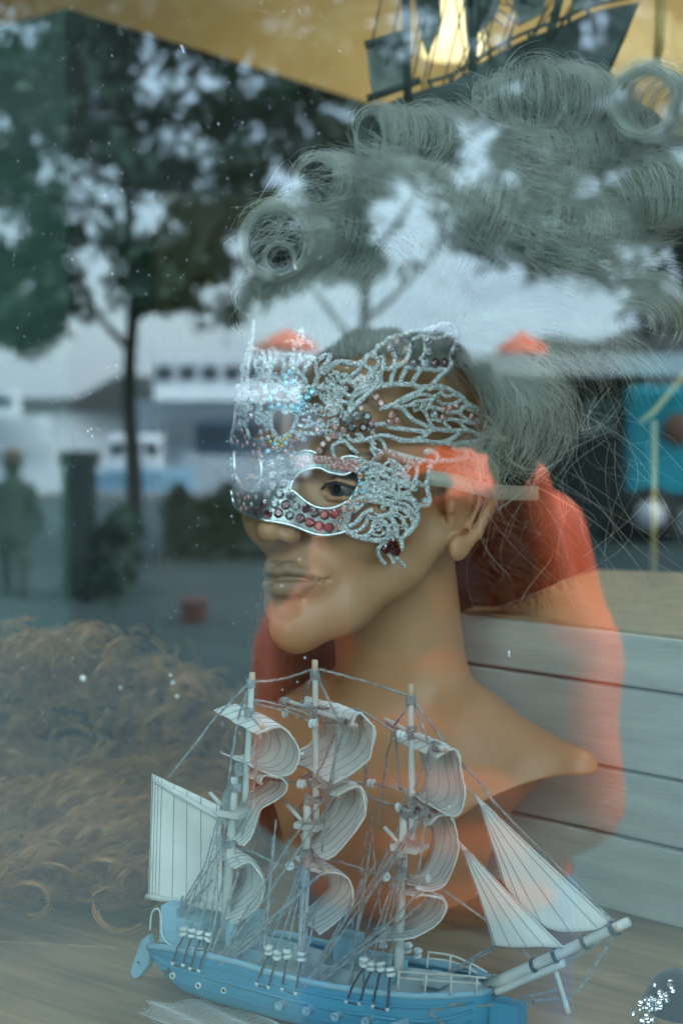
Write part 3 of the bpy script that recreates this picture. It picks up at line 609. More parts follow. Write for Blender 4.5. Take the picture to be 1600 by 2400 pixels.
M['wig'] = hair_mat('powdered_white_hair', (.60, .63, .56), (.34, .36, .32)); M['wigcore'] = mat('wig_core_shade_tone', (.13, .145, .125), .9, noise=.5, nscale=60, bump=1, bscale=220, stretch=(1, 1, .15))  # core colour darkened to put shade depth between the locks
wig = root('white_wig', P(980, 760, 1.18), 'large powdered white baroque wig of rolled curls on the mannequin head', 'wig')
def path(pts, n=8): return spline([P(*p) for p in pts], n)
def barrel(pts, rad, n, name='curl', turns=.93, phase=0, m=None, parent=None, core=.78, wd=.00034, lean=.25, K=16, frizz=.0032):
    """a rolled curl: hairs wound round an axis"""
    ax = path(pts, 8); L = len(ax); rr = np.interp(np.linspace(0, 1, L), np.linspace(0, 1, len(rad)), rad) * (1 + .07 * np.sin(np.linspace(0, 9, L) + rng.uniform(0, 6)))
    t = np.gradient(ax, axis=0); t /= np.linalg.norm(t, axis=1)[:, None]; u = np.cross(t, [0, 0, 1.]); u /= np.linalg.norm(u, axis=1)[:, None]; w_ = np.cross(u, t)
    s0 = rng.uniform(0, 1, n); ph = phase + rng.uniform(0, 2 * np.pi, n); lk = rng.normal(0, 1, (n // 14 + 1)); lock = (s0 * (n // 14)).astype(int)
    a = np.linspace(0, 2 * np.pi * turns, K)[None, :] * rng.uniform(.55, 1.0, n)[:, None] + ph[:, None]
    s = np.clip(s0[:, None] + lean * rng.normal(.3, .4, n)[:, None] * np.linspace(-.5, .5, K)[None, :] * .25 + .05 * lk[lock][:, None] * np.sin(a * .5 + lk[lock][:, None] * 3), 0, 1) * (L - 1)
    i = np.minimum(s.astype(int), L - 2); fr_ = (s - i)[..., None]
    c = ax[i] * (1 - fr_) + ax[i + 1] * fr_; U = u[i]; W = w_[i]; R_ = rr[i] * (1 + .085 * lk[lock][:, None] * np.cos(a * 1.3 + lk[lock][:, None])) * rng.uniform(.84, 1.06, n)[:, None] * (1 + .10 * np.abs(rng.normal(0, 1, n))[:, None] * (np.linspace(0, 1, K)[None, :] ** 3))
    A = c + R_[..., None] * (np.cos(a)[..., None] * U + np.sin(a)[..., None] * W) + rng.normal(0, frizz, (n, 1, 3)) * np.linspace(.1, 1, K)[None, :, None] ** 2
    p = strands(A, wd, name, m or M['wig'], parent or wig)
    if core:
        G = []; ar = np.linspace(0, 2 * np.pi, 20, endpoint=False)
        for j in range(0, L, 2): G.append([ax[j] + rr[j] * core * (math.cos(q) * u[j] + math.sin(q) * w_[j]) for q in ar])
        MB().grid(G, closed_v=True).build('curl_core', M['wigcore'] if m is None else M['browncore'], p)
    return p
# rolled curls; every axis is (px, py, depth)
barrel([(645, 565, 1.085), (700, 575, 1.13), (790, 590, 1.18)], [.0255, .0225, .019], 1500, core=.80)
barrel([(655, 605, 1.08), (665, 608, 1.10), (690, 612, 1.12)], [.0095, .0095, .008], 300, core=.8)
barrel([(740, 425, 1.11), (800, 440, 1.15), (880, 470, 1.20)], [.0175, .021, .019], 1100)
barrel([(865, 320, 1.13), (960, 320, 1.15), (1110, 335, 1.20)], [.017, .020, .021], 1300)
barrel([(890, 440, 1.13), (1010, 465, 1.12), (1130, 500, 1.12), (1235, 530, 1.13)], [.020, .026, .028, .024], 2600, lean=1.0)
barrel([(1250, 540, 1.13), (1300, 545, 1.12), (1400, 555, 1.14), (1500, 540, 1.18)], [.026, .027, .024, .018], 1900, lean=1.2)
barrel([(1120, 255, 1.15), (1240, 235, 1.14), (1360, 240, 1.16), (1440, 255, 1.2)], [.018, .024, .023, .02], 1500, lean=.4)
barrel([(1510, 235, 1.10), (1535, 245, 1.14), (1640, 280, 1.22)], [.024, .022, .02], 700, core=0)
barrel([(1150, 400, 1.16), (1260, 380, 1.15), (1400, 350, 1.17), (1480, 400, 1.18)], [.022, .026, .024, .02], 1800, lean=.8)
barrel([(1440, 480, 1.14), (1540, 450, 1.15), (1680, 430, 1.2)], [.02, .026, .024], 1100, lean=.8)
barrel([(980, 560, 1.13), (1080, 585, 1.13), (1180, 620, 1.14)], [.019, .021, .02], 1200, lean=.8)
barrel([(700, 520, 1.16), (800, 520, 1.16), (900, 540, 1.17)], [.02, .024, .024], 900)
# inner padding that closes the wig behind the curls
Sx = SDF(P(560, 1000, 1.3) + [0, -.3, 0], P(1750, 120, 1.3) + [0, .25, .02], .006)
for (x, y, Y, r) in ((760, 640, 1.20, (.045, .05, .045)), (900, 620, 1.22, (.06, .07, .07)), (1050, 560, 1.24, (.07, .07, .07)), (1220, 480, 1.25, (.075, .07, .075)), (1400, 450, 1.27, (.075, .07, .07)), (1000, 380, 1.23, (.05, .05, .03)), (1300, 320, 1.25, (.07, .05, .035)),
                     (930, 770, 1.22, (.08, .08, .055)), (1110, 740, 1.27, (.05, .06, .06))):
    Sx.ell(P(x, y, Y), r, .02)
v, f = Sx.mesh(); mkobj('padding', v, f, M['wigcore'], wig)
# combed hair: fields of strands following traced guide lines
def comb(guides, n, spread, wd=.00032, K=18, wav=.0016, m=None, parent=None, name='combed_hair', curl=0):
    G = np.array([spline([P(*p) for p in g], 6)[np.linspace(0, (len(g) - 1) * 6, K).astype(int)] for g in guides]); ng = len(G)
    s = rng.uniform(0, ng - 1, n); i = np.minimum(s.astype(int), ng - 2); q = (s - i)[:, None, None]; A = G[i] * (1 - q) + G[i + 1] * q
    tt = np.linspace(0, 1, K)[None, :, None]
    A = A + rng.normal(0, spread, (n, 1, 3)) * (.35 + tt) + rng.normal(0, 1, (n, 1, 3)) * wav * np.sin(tt * rng.uniform(3, 9, (n, 1, 1)) + rng.uniform(0, 6, (n, 1, 1)))
    if curl: A = A + curl * tt ** 1.5 * np.stack([np.sin(tt[..., 0] * rng.uniform(3, 10, (n, 1)) + rng.uniform(0, 6, (n, 1))), np.zeros((n, K)), np.cos(tt[..., 0] * rng.uniform(3, 10, (n, 1)) + rng.uniform(0, 6, (n, 1)))], 2)
    L0 = rng.uniform(.55, 1, n)                                 # uneven lengths
    idx = np.linspace(0, 1, K)[None, :] * L0[:, None] * (K - 1); a = np.minimum(idx.astype(int), K - 2); fr_ = (idx - a)[..., None]; ii = np.arange(n)[:, None]
    return strands(A[ii, a] * (1 - fr_) + A[ii, a + 1] * fr_, wd, name, m or M['wig'], parent or wig)
# up from the hairline to the curls
comb([[(590, 800, 1.145), (575, 730, 1.135), (590, 660, 1.110), (640, 630, 1.120)], [(650, 820, 1.120), (630, 740, 1.115), (650, 680, 1.100), (700, 640, 1.120)], [(720, 830, 1.105), (700, 740, 1.105), (730, 670, 1.095), (790, 620, 1.130)],
      [(800, 830, 1.105), (790, 740, 1.105), (830, 670, 1.100), (880, 600, 1.140)], [(880, 820, 1.115), (880, 740, 1.115), (930, 660, 1.110), (980, 600, 1.150)], [(960, 830, 1.125), (980, 740, 1.130), (1020, 680, 1.120), (1040, 620, 1.160)],
      [(1040, 880, 1.145), (1070, 780, 1.145), (1080, 700, 1.130), (1100, 640, 1.170)]], 8500, .0035, wav=.003)
# loose sweeps lying over the rolls
comb([[(860, 330, 1.12), (960, 400, 1.10), (1090, 470, 1.095), (1240, 590, 1.11)], [(880, 430, 1.11), (980, 480, 1.095), (1100, 560, 1.095), (1200, 640, 1.11)], [(860, 520, 1.12), (940, 560, 1.10), (1020, 620, 1.10), (1080, 680, 1.11)]], 700, .009, wav=.008, wd=.00026)
comb([[(1080, 240, 1.13), (1200, 300, 1.12), (1330, 330, 1.12), (1480, 330, 1.15)], [(1100, 360, 1.13), (1230, 400, 1.12), (1380, 440, 1.12), (1560, 440, 1.15)], [(1180, 480, 1.11), (1300, 520, 1.10), (1440, 560, 1.11), (1620, 540, 1.15)], [(1200, 600, 1.11), (1330, 640, 1.10), (1450, 660, 1.12), (1620, 640, 1.16)]], 1100, .010, wav=.010, wd=.00026)
comb([[(620, 480, 1.09), (700, 450, 1.08), (800, 500, 1.10), (860, 600, 1.13)], [(600, 620, 1.085), (680, 560, 1.08), (760, 560, 1.09), (840, 640, 1.12)], [(740, 370, 1.11), (830, 370, 1.10), (900, 420, 1.11), (960, 520, 1.12)]], 220, .009, wav=.008, wd=.00026)
# swirl at the side of the head
for (cx, cy, r0, r1, n, a0_, a1_) in ((1265, 800, 50, 190, 1000, 200, -20), (1000, 720, 30, 110, 1100, 210, -10), (1480, 760, 40, 150, 600, 190, -30), (700, 730, 20, 90, 700, 230, 10)):
    K = 18; rr_ = rng.uniform(r0, r1, n); aa = R(1) * (np.linspace(0, 1, K)[None, :] * (a1_ - a0_) * rng.uniform(.6, 1, n)[:, None] + a0_ + rng.normal(0, 12, n)[:, None])
    X = cx + rng.normal(0, 8, n)[:, None] + rr_[:, None] * np.cos(aa) * 1.05; Yp = cy + rng.normal(0, 8, n)[:, None] - rr_[:, None] * np.sin(aa) * (.85)
    D = (1.115 if cx > 1100 else 1.15) + (rr_[:, None] / 190) * .05 + rng.normal(0, .008, n)[:, None] + 0 * X; k_ = TV / 1200
    A = np.stack([(X - 800) * k_ * D, D, CAMZ - (Yp - 940) * k_ * D], 2); strands(A, .00028, 'swirl_hair', M['wig'], wig)
# back over the temple and ear, thinning out to the right
comb([[(1040, 800, 1.15), (1120, 860, 1.13), (1190, 930, 1.12), (1230, 1010, 1.14)], [(1070, 780, 1.14), (1170, 820, 1.12), (1240, 900, 1.12), (1290, 1010, 1.15)], [(1090, 760, 1.12), (1220, 790, 1.11), (1330, 860, 1.14), (1370, 980, 1.17)],
      [(1130, 760, 1.13), (1280, 770, 1.12), (1420, 830, 1.15), (1480, 960, 1.19)], [(1180, 740, 1.14), (1330, 740, 1.13), (1500, 800, 1.17), (1580, 930, 1.2)]], 800, .006, wav=.006, wd=.00026)
comb([[(1110, 850, 1.14), (1150, 960, 1.13), (1140, 1040, 1.13), (1090, 1110, 1.12)], [(1110, 830, 1.11), (1190, 930, 1.09), (1180, 1040, 1.10), (1120, 1140, 1.11)], [(1140, 830, 1.12), (1260, 930, 1.10), (1260, 1050, 1.12), (1180, 1130, 1.13)], [(1180, 840, 1.13), (1330, 930, 1.12), (1340, 1040, 1.13), (1270, 1110, 1.14)]], 750, .005, wav=.006, wd=.00024)
comb([[(1075, 1050, 1.11), (1100, 1080, 1.095), (1120, 1120, 1.09), (1115, 1170, 1.095)], [(1120, 1040, 1.11), (1150, 1080, 1.10), (1165, 1130, 1.10), (1150, 1190, 1.105)]], 160, .005, wav=.008, wd=.00022)
# long loose hairs
n = 80; K = 40; tt = np.linspace(0, 1, K)
X0 = rng.uniform(1100, 1480, n); Y0 = rng.uniform(900, 1120, n); A = np.zeros((n, K, 3)); k_ = TV / 1200
for i in range(n):
    L = rng.uniform(120, 430); dx = rng.normal(.15, .5); bx = rng.normal(0, 90); ph = rng.uniform(0, 6); fq = rng.uniform(3, 9); am = rng.uniform(8, 45)
    X = X0[i] + dx * L * tt + bx * np.sin(tt * 3.1) + am * np.sin(fq * tt + ph) * tt; Y = Y0[i] + L * tt * .95 + am * .8 * np.cos(fq * tt + ph) * tt; D = 1.10 + rng.uniform(-.02, .05)
    A[i] = np.stack([(X - 800) * k_ * D, 0 * X + D, CAMZ - (Y - 940) * k_ * D], 1)
strands(A, .00021, 'loose_hair', M['wig'], wig, taper=.7)
n = 650; A = np.zeros((n, 14, 3)); tt = np.linspace(0, 1, 14)
oc = [(640, 560, 80), (760, 420, 70), (880, 310, 60), (1250, 220, 90), (1540, 240, 90), (590, 700, 40), (1000, 300, 60), (700, 490, 60), (1350, 900, 120), (1400, 560, 90), (1180, 300, 80), (1250, 1020, 90)]
for i in range(n):
    x, y, r = oc[rng.integers(len(oc))]; a = rng.uniform(0, 6.28); D = 1.10 + rng.uniform(-.02, .06); a2 = a + rng.uniform(-2.2, 2.2) * tt; rr_ = r * (.9 + rng.uniform(-.1, .35) * tt)
    X = x + rr_ * np.cos(a2); Y = y - rr_ * np.sin(a2); A[i] = np.stack([(X - 800) * k_ * D, 0 * X + D, CAMZ - (Y - 940) * k_ * D], 1)
strands(A, .00024, 'flyaway_hair', M['wig'], wig, taper=.6)
# ---- auburn hair behind the neck
M['auburn'] = hair_mat('auburn_hair', (.17, .085, .05), (.045, .024, .016)); M['browncore'] = mat('auburn_core', (.02, .011, .008), .95)
aub = root('auburn_hairpiece', P(1180, 1400, 1.30), 'dark auburn hairpiece falling behind the mannequin neck, under the white wig', 'hairpiece')
Sx = SDF(P(560, 1860, 1.36) + [-.03, -.2, 0], P(1450, 1040, 1.36) + [.06, .12, .02], .006)
for (x, y, Y, r) in ((1150, 1260, 1.28, (.040, .022, .045)), (1240, 1290, 1.30, (.036, .02, .034)), (1130, 1370, 1.28, (.035, .022, .016)), (710, 1520, 1.33, (.028, .02, .050)), (720, 1590, 1.34, (.026, .02, .028))):
    Sx.ell(P(x, y, Y), r, .02)
v, f = Sx.mesh(); mkobj('core', v, f, M['browncore'], aub, kind='stuff')
comb([[(1090, 1150, 1.24), (1160, 1170, 1.23), (1280, 1230, 1.25), (1340, 1330, 1.28)], [(1090, 1200, 1.235), (1170, 1220, 1.225), (1270, 1280, 1.24), (1300, 1360, 1.28)], [(1090, 1280, 1.235), (1160, 1310, 1.225), (1220, 1350, 1.24), (1240, 1400, 1.27)], [(1085, 1350, 1.24), (1130, 1370, 1.235), (1170, 1390, 1.25), (1180, 1410, 1.27)]], 6500, .006, wav=.005, wd=.0005, m=M['auburn'], parent=aub)
comb([[(625, 1400, 1.29), (612, 1520, 1.28), (615, 1620, 1.28), (640, 1690, 1.29)], [(680, 1440, 1.28), (655, 1540, 1.265), (660, 1620, 1.27), (680, 1690, 1.29)], [(760, 1440, 1.28), (745, 1540, 1.27), (740, 1610, 1.28), (720, 1680, 1.3)], [(810, 1440, 1.29), (800, 1540, 1.28), (790, 1610, 1.29), (740, 1670, 1.3)]], 4200, .004, wav=.004, wd=.0005, m=M['auburn'], parent=aub)
comb([[(610, 1640, 1.33), (615, 1760, 1.33), (612, 1900, 1.33), (640, 2050, 1.33)], [(650, 1640, 1.33), (655, 1760, 1.33), (650, 1900, 1.33), (660, 2050, 1.33)]], 900, .004, wav=.005, m=M['auburn'], parent=aub)
# ================================================================== THE FILIGREE MASK
EA, EB, E0 = .0855, .108, -.004
def mdist(p):
    q = p - HC; l = q @ LV; f_ = q @ FV; z = q[:, 2]
    bump = .016 * np.exp(-(l / .013) ** 2) * np.clip((.012 - z) / .035, 0, 1) - .010 * np.clip((-z - .03) / .05, 0, 1)
    return (l / EA) ** 2 + ((f_ - E0 - bump) / EB) ** 2 - 1
def msurf(px, py, out=0.):
    """point on the mask's curved shell met by the sight line through (px, py); out lifts it off the shell"""
    px = np.atleast_1d(np.asarray(px, float)); py = np.atleast_1d(np.asarray(py, float)); cx = np.clip(px, 572, 1085)
    D = np.array([ray(a, b) for a, b in zip(cx, py)]); D /= D[:, 1:2]
    lo = np.full(len(px), .95); hit = np.zeros(len(px), bool); hi = lo.copy()
    for Y in np.arange(.955, 1.26, .005):
        g_ = mdist(CAM + D * Y); n_ = (~hit) & (g_ < 0); hi[n_] = Y; lo[n_] = Y - .005; hit |= n_
    hi[~hit] = 1.18; lo[~hit] = 1.18
    for _ in range(12):
        m_ = (lo + hi) / 2; g_ = mdist(CAM + D * m_[:, None]); lo = np.where(g_ > 0, m_, lo); hi = np.where(g_ > 0, hi, m_)
    Y = hi + np.where(px > 1085, (px - 1085) * .0004, 0) + np.where(px < 572, (572 - px) * .0009, 0)
    D2 = np.array([ray(a, b) for a, b in zip(px, py)]); D2 /= D2[:, 1:2]; Pn = CAM + D2 * (Y - out)[:, None]; return Pn
def mnorm(px, py):
    a = msurf([px - 3, px + 3, px, px], [py, py, py - 3, py + 3]); n = np.cross(a[1] - a[0], a[3] - a[2]); n /= np.linalg.norm(n); return n if n[1] < 0 else -n
Z1 = lambda x, y: (520 + x / 4.3556, 740 + y / 4.3556)
Z2 = lambda x, y: (840 + x / 4.126, 740 + y / 4.126)
Z3 = lambda x, y: (520 + x / 4.3556, 1000 + y / 4.3556)
Z5 = lambda x, y: (800 + x / 3.4087, 1000 + y / 3.4087)
# glittering silver
gs = bpy.data.materials.new('glitter_silver'); gs.use_nodes = True; nt = gs.node_tree; b = nt.nodes['Principled BSDF']; Lk = nt.links.new
tc = nt.nodes.new('ShaderNodeTexCoord'); vo = nt.nodes.new('ShaderNodeTexVoronoi'); vo.inputs['Scale'].default_value = 1500; Lk(tc.outputs['Object'], vo.inputs['Vector'])
geo = nt.nodes.new('ShaderNodeNewGeometry'); sb = nt.nodes.new('ShaderNodeVectorMath'); sb.operation = 'SUBTRACT'; sb.inputs[1].default_value = (.5, .5, .5); Lk(vo.outputs['Color'], sb.inputs[0])
sc_ = nt.nodes.new('ShaderNodeVectorMath'); sc_.operation = 'SCALE'; sc_.inputs['Scale'].default_value = 1.5; Lk(sb.outputs[0], sc_.inputs[0])
ad = nt.nodes.new('ShaderNodeVectorMath'); ad.operation = 'ADD'; Lk(geo.outputs['Normal'], ad.inputs[0]); Lk(sc_.outputs[0], ad.inputs[1]); nm = nt.nodes.new('ShaderNodeVectorMath'); nm.operation = 'NORMALIZE'; Lk(ad.outputs[0], nm.inputs[0]); Lk(nm.outputs[0], b.inputs['Normal'])
sx = nt.nodes.new('ShaderNodeSeparateColor'); Lk(vo.outputs['Color'], sx.inputs[0]); cr = nt.nodes.new('ShaderNodeValToRGB'); e = cr.color_ramp.elements; e[0].position = .25; e[0].color = (.34, .37, .36, 1); e[1].position = .8; e[1].color = (.95, .98, .96, 1)
Lk(sx.outputs[0], cr.inputs[0]); Lk(cr.outputs[0], b.inputs['Base Color']); b.inputs['Metallic'].default_value = .15; b.inputs['Roughness'].default_value = .32
M['silver'] = mat('bright_silver_edge', (.72, .76, .74), .18, metal=.9)
M['plate'] = mat('silver_mask_plate', (.42, .46, .45), .3, metal=.7, noise=.5, nscale=500)
mk = root('mask', msurf(800, 1100)[0], 'silver glitter filigree eye mask with aqua, rose and wine red gems', 'mask')
ST = [  # (zoom, radius in px, points)
 (Z2, 4.2, [(-20,470),(20,450),(60,430),(80,390),(130,370),(160,340),(190,290),(250,265),(290,220),(360,200),(430,185),(500,155),(560,145),(620,150),(700,120),(760,95),(820,80),(880,85),(915,120)]),
 (Z2, 3, [(915,120),(960,190),(945,260),(905,330),(890,400),(890,470)]), (Z2, 3.5, [(500,240),(560,210),(620,190),(700,205),(760,215),(860,180),(910,140)]),
 (Z2, 4.2, [(470,230),(490,300),(485,380),(440,450),(370,490),(310,505)]), (Z2, 4, [(320,340),(350,400),(345,460),(320,500),(280,515),(235,490)]), (Z2, 4, [(220,380),(240,430),(235,500),(210,550)]),
 (Z2, 4, [(110,480),(105,560),(80,610),(40,600),(0,570)]), (Z2, 3, [(630,210),(640,330),(620,390),(580,430)]), (Z2, 4, [(440,490),(530,505),(640,520),(760,525),(860,500),(900,465)]),
 (Z2, 4.5, [(-60,790),(-20,760),(60,730),(120,710),(200,685),(300,668),(400,662),(500,668),(600,690),(700,690),(760,680),(850,700),(920,740),(990,780),(1050,850),(1130,890),(1180,940)]),
 (Z2, 4, [(130,490),(130,600),(110,700)]), (Z2, 4, [(210,500),(215,600),(220,680)]), (Z2, 4, [(350,510),(320,600),(310,670)]), (Z2, 4, [(460,510),(420,590),(395,660)]), (Z2, 4, [(600,520),(550,590),(515,660)]), (Z2, 4.5, [(870,500),(790,580),(705,672)]), (Z2, 3.5, [(120,550),(210,550)]), (Z2, 3.5, [(100,610),(40,650),(20,720)]), (Z2, 3.5, [(0,600),(-40,640),(-30,700)]),
 (Z2, 4, [(250,890),(350,845),(440,795),(540,750),(600,715)]), (Z2, 3, [(330,870),(440,825),(520,790),(600,740)]), (Z2, 4, [(200,900),(270,880),(330,870),(420,900),(480,960),(530,1010),(600,1040),(660,1070),(720,1092)]),
 (Z2, 3.2, [(540,790),(600,760),(680,770),(700,800),(640,820),(560,830),(530,850),(550,900),(600,895),(680,860),(720,800)]), (Z2, 3.2, [(700,700),(780,700),(800,740),(740,775)]), (Z2, 3.2, [(760,810),(800,850),(870,855),(930,850),(990,800),(920,760),(860,780),(800,760)]),
 (Z2, 3.5, [(640,900),(700,885),(780,900),(870,940),(980,920),(1010,880),(1060,900),(1120,930)]), (Z2, 3.2, [(530,920),(600,900),(650,950),(680,1020),(720,1085)]), (Z2, 3.5, [(700,1000),(800,1015),(880,1000),(1000,1020),(1100,1035),(1150,1000)]), (Z2, 3.2, [(800,1010),(850,1060),(890,1095)]), (Z2, 3.2, [(960,1010),(1000,1060),(1040,1100)]), (Z2, 3.2, [(960,930),(1010,980),(1070,1010)]), (Z2, 3, [(420,880),(480,870),(530,850)]),
 (Z2, 4, [(140,1055),(260,1050),(300,1080),(420,1095),(540,1110),(650,1120),(750,1100),(860,1110),(960,1110),(1060,1110),(1150,1140),(1230,1160),(1290,1170),(1400,1190),(1440,1185)]), (Z2, 3, [(1180,940),(1260,990),(1310,1050),(1300,1100),(1240,1120)]), (Z2, 2.6, [(1300,1090),(1350,1150),(1420,1190)]),
 (Z2, 4, [(60,1200),(190,1165),(280,1160),(340,1180),(420,1210),(520,1205),(600,1180),(650,1150),(690,1125)]), (Z2, 4, [(340,1180),(480,1212),(640,1210),(740,1228),(850,1212),(930,1170),(985,1125)]), (Z2, 4, [(700,1225),(800,1230),(900,1245),(1000,1228),(1100,1222),(1160,1200),(1215,1175)]),
 (Z2, 4.2, [(910,1265),(960,1290),(1020,1290),(1050,1340),(1000,1380),(900,1400),(800,1400),(740,1410)]), (Z2, 4.5, [(640,1330),(680,1310),(740,1330),(770,1380),(740,1410),(700,1430),(690,1480)]), (Z2, 4, [(740,1410),(600,1395),(500,1370),(420,1350),(350,1330),(290,1310),(220,1330),(170,1370)]),
 (Z2, 3.5, [(120,1090),(140,1150),(130,1230),(160,1290),(220,1310)]), (Z2, 3, [(200,1180),(240,1230),(260,1290)]), (Z2, 3, [(-60,1230),(0,1180),(60,1200),(120,1220)]), (Z2, 3.2, [(60,1090),(120,1080),(160,1055)]),
 (Z5, 4, [(650,270),(605,300),(600,380),(580,440),(560,470)]), (Z5, 3.6, [(692,310),(692,400),(672,465)]), (Z5, 4.2, [(600,440),(640,462),(680,475),(690,520),(702,580),(690,622),(620,628),(570,605),(548,540),(560,480),(600,440)]),
 (Z5, 4.4, [(200,285),(300,310),(360,340),(440,370),(500,390),(530,440),(560,470)]), (Z5, 4.4, [(230,340),(330,390),(400,420),(470,450),(545,490)]), (Z5, 4.4, [(180,370),(260,390),(300,440),(360,480),(430,530),(490,545)]), (Z5, 4.4, [(190,430),(260,460),(300,510),(380,540),(430,565)]), (Z5, 3.6, [(370,260),(440,290),(480,330),(510,385)]), (Z5, 4.2, [(190,480),(250,520),(300,510),(350,560)]), (Z5, 4, [(300,340),(360,390),(415,450),(405,530),(425,600)]), (Z5, 3.6, [(190,540),(260,555),(320,540)]), (Z5, 4, [(210,300),(230,360),(210,440),(200,520)]),
 (Z5, 4.4, [(210,575),(280,560),(350,590),(420,600),(450,572),(520,572),(580,612),(608,680),(602,760),(562,820),(480,892)]), (Z5, 4, [(200,590),(280,600),(350,612),(420,640),(400,680),(330,715),(250,732),(205,705)]), (Z5, 4, [(-10,800),(60,795),(120,762),(180,695),(250,662)]), (Z5, 3.6, [(20,820),(80,842),(150,822),(190,780),(205,730)]), (Z5, 4.2, [(60,842),(140,880),(200,872),(245,822),(260,762),(300,745),(350,772),(378,830),(362,890)]), (Z5, 4.4, [(0,805),(100,872),(200,900),(300,908),(400,892),(470,892)]),
 (Z5, 4, [(350,700),(420,760),(440,830),(440,892)]), (Z5, 4, [(400,680),(470,720),(512,790),(520,840),(490,890)]), (Z5, 4, [(430,640),(520,680),(572,760),(562,815)]), (Z5, 4, [(450,605),(540,640),(594,720)]), (Z5, 3.2, [(375,900),(312,950),(290,990),(312,1050),(350,1100)]), (Z5, 3, [(360,1010),(400,1050),(420,1092)]), (Z5, 3, [(430,1030),(470,1080),(508,1122)]), (Z5, 4.2, [(470,890),(482,960),(450,1000)]), (Z5, 5, [(380,900),(430,905),(470,900)]),
 (Z1, 3.4, [(790,310),(770,240),(800,150),(828,150),(832,220),(815,310)]), (Z1, 3.4, [(800,320),(840,270),(900,280),(926,322)]), (Z1, 3.4, [(775,310),(730,262),(680,260),(652,282)]), (Z1, 3.2, [(720,290),(742,350),(720,430),(700,480)]), (Z1, 3.2, [(830,330),(800,380),(790,450),(755,515)]), (Z1, 4, [(800,240),(800,320)]),
 (Z1, 3.4, [(490,340),(520,330),(550,380),(550,450),(520,510),(490,570)]), (Z1, 3.2, [(490,340),(495,420),(500,480)]), (Z1, 4, [(560,390),(600,382),(640,402),(690,392),(720,440),(732,515)]), (Z1, 3.8, [(615,420),(632,480),(625,560),(605,630)]), (Z1, 4.2, [(690,480),(730,530),(790,590),(840,640),(860,700)]), (Z1, 4, [(755,515),(800,460),(870,412),(920,430),(985,450)]),
 (Z1, 4, [(905,470),(860,520),(828,595)]), (Z1, 4.4, [(975,450),(1040,412),(1098,405),(1085,460),(1035,520),(1005,570),(965,640),(950,710)]), (Z1, 3.8, [(965,450),(960,540),(995,630)]), (Z1, 4.8, [(1020,600),(1080,545),(1130,500),(1200,472),(1280,478),(1350,492),(1395,510),(1440,482),(1480,425),(1575,392)]),
 (Z1, 4, [(1180,560),(1180,630),(1230,680),(1290,640),(1350,590),(1420,530)]), (Z1, 4, [(1240,580),(1252,620),(1330,690),(1380,735),(1415,700),(1402,620)]), (Z1, 4.2, [(1050,640),(1130,700),(1200,740),(1260,800),(1330,835)]), (Z1, 4, [(1040,740),(1100,740),(1170,780),(1162,832),(1230,880),(1300,892)]), (Z1, 4.2, [(1385,740),(1335,830),(1312,900),(1290,975)]), (Z1, 4, [(1480,600),(1492,680),(1440,740),(1380,740)]), (Z1, 5, [(1600,640),(1540,740),(1450,830),(1370,900),(1300,985),(1245,1015)]), (Z1, 4, [(1145,905),(1200,930),(1250,1005)]), (Z1, 3.6, [(1440,490),(1500,540),(1560,600),(1600,640)]), (Z1, 3.6, [(1560,400),(1600,480),(1560,540),(1500,560)]),
 (Z1, 2.6, [(335,40),(322,150),(292,250),(262,340),(242,430),(222,520),(212,620),(192,740),(162,860),(142,960),(132,1060),(112,1180),(96,1300)]), (Z1, 3.2, [(262,340),(330,340),(400,352),(432,400),(432,470)]), (Z1, 3.2, [(350,450),(342,520),(400,600),(372,660),(400,700),(442,722)]), (Z1, 3.4, [(432,470),(470,520),(500,580),(490,640),(560,630),(600,680)]), (Z1, 3.2, [(332,60),(318,200),(300,330),(280,460),(262,600),(250,740),(232,880)]),
 (Z1, 4, [(505,990),(498,1060),(508,1150),(540,1205),(580,1258),(640,1232),(700,1190),(742,1120),(758,1040),(750,990),(700,975),(650,992),(610,965),(560,950),(505,990)]), (Z1, 3.2, [(340,990),(400,1010),(450,1030),(492,1062)]), (Z1, 3, [(470,980),(442,1100),(492,1132)]), (Z1, 2.8, [(236,1110),(266,1190),(286,1262)]), (Z1, 3, [(110,1180),(170,1130),(240,1110)]),
 (Z1, 3.6, [(1160,1475),(1132,1400),(1132,1330),(1200,1290),(1260,1290),(1320,1350),(1385,1405)]), (Z1, 3.2, [(1280,1210),(1300,1262),(1400,1282),(1432,1232),(1362,1200)]), (Z1, 3.2, [(1430,1275),(1500,1262),(1590,1240)]), (Z1, 3, [(1568,1300),(1520,1350),(1560,1430),(1520,1500)]), (Z1, 3.6, [(1200,1190),(1200,1250),(1270,1290)]),
 (Z1, 3.4, [(770,1010),(860,990),(950,960),(1030,930)]), (Z1, 3.4, [(760,1100),(830,1130),(900,1120),(960,1100)]), (Z1, 3.4, [(740,1180),(800,1220),(880,1200),(960,1210)]), (Z1, 3.6, [(850,700),(900,730),(960,700),(1010,740)]), (Z1, 3.4, [(740,760),(760,740),(860,740),(880,800)]), (Z1, 3.4, [(540,840),(620,870),(680,860),(690,800)]), (Z1, 3.2, [(700,830),(760,880),(840,890)]), (Z1, 3.4, [(500,640),(530,700),(600,720),(640,760)]),
]
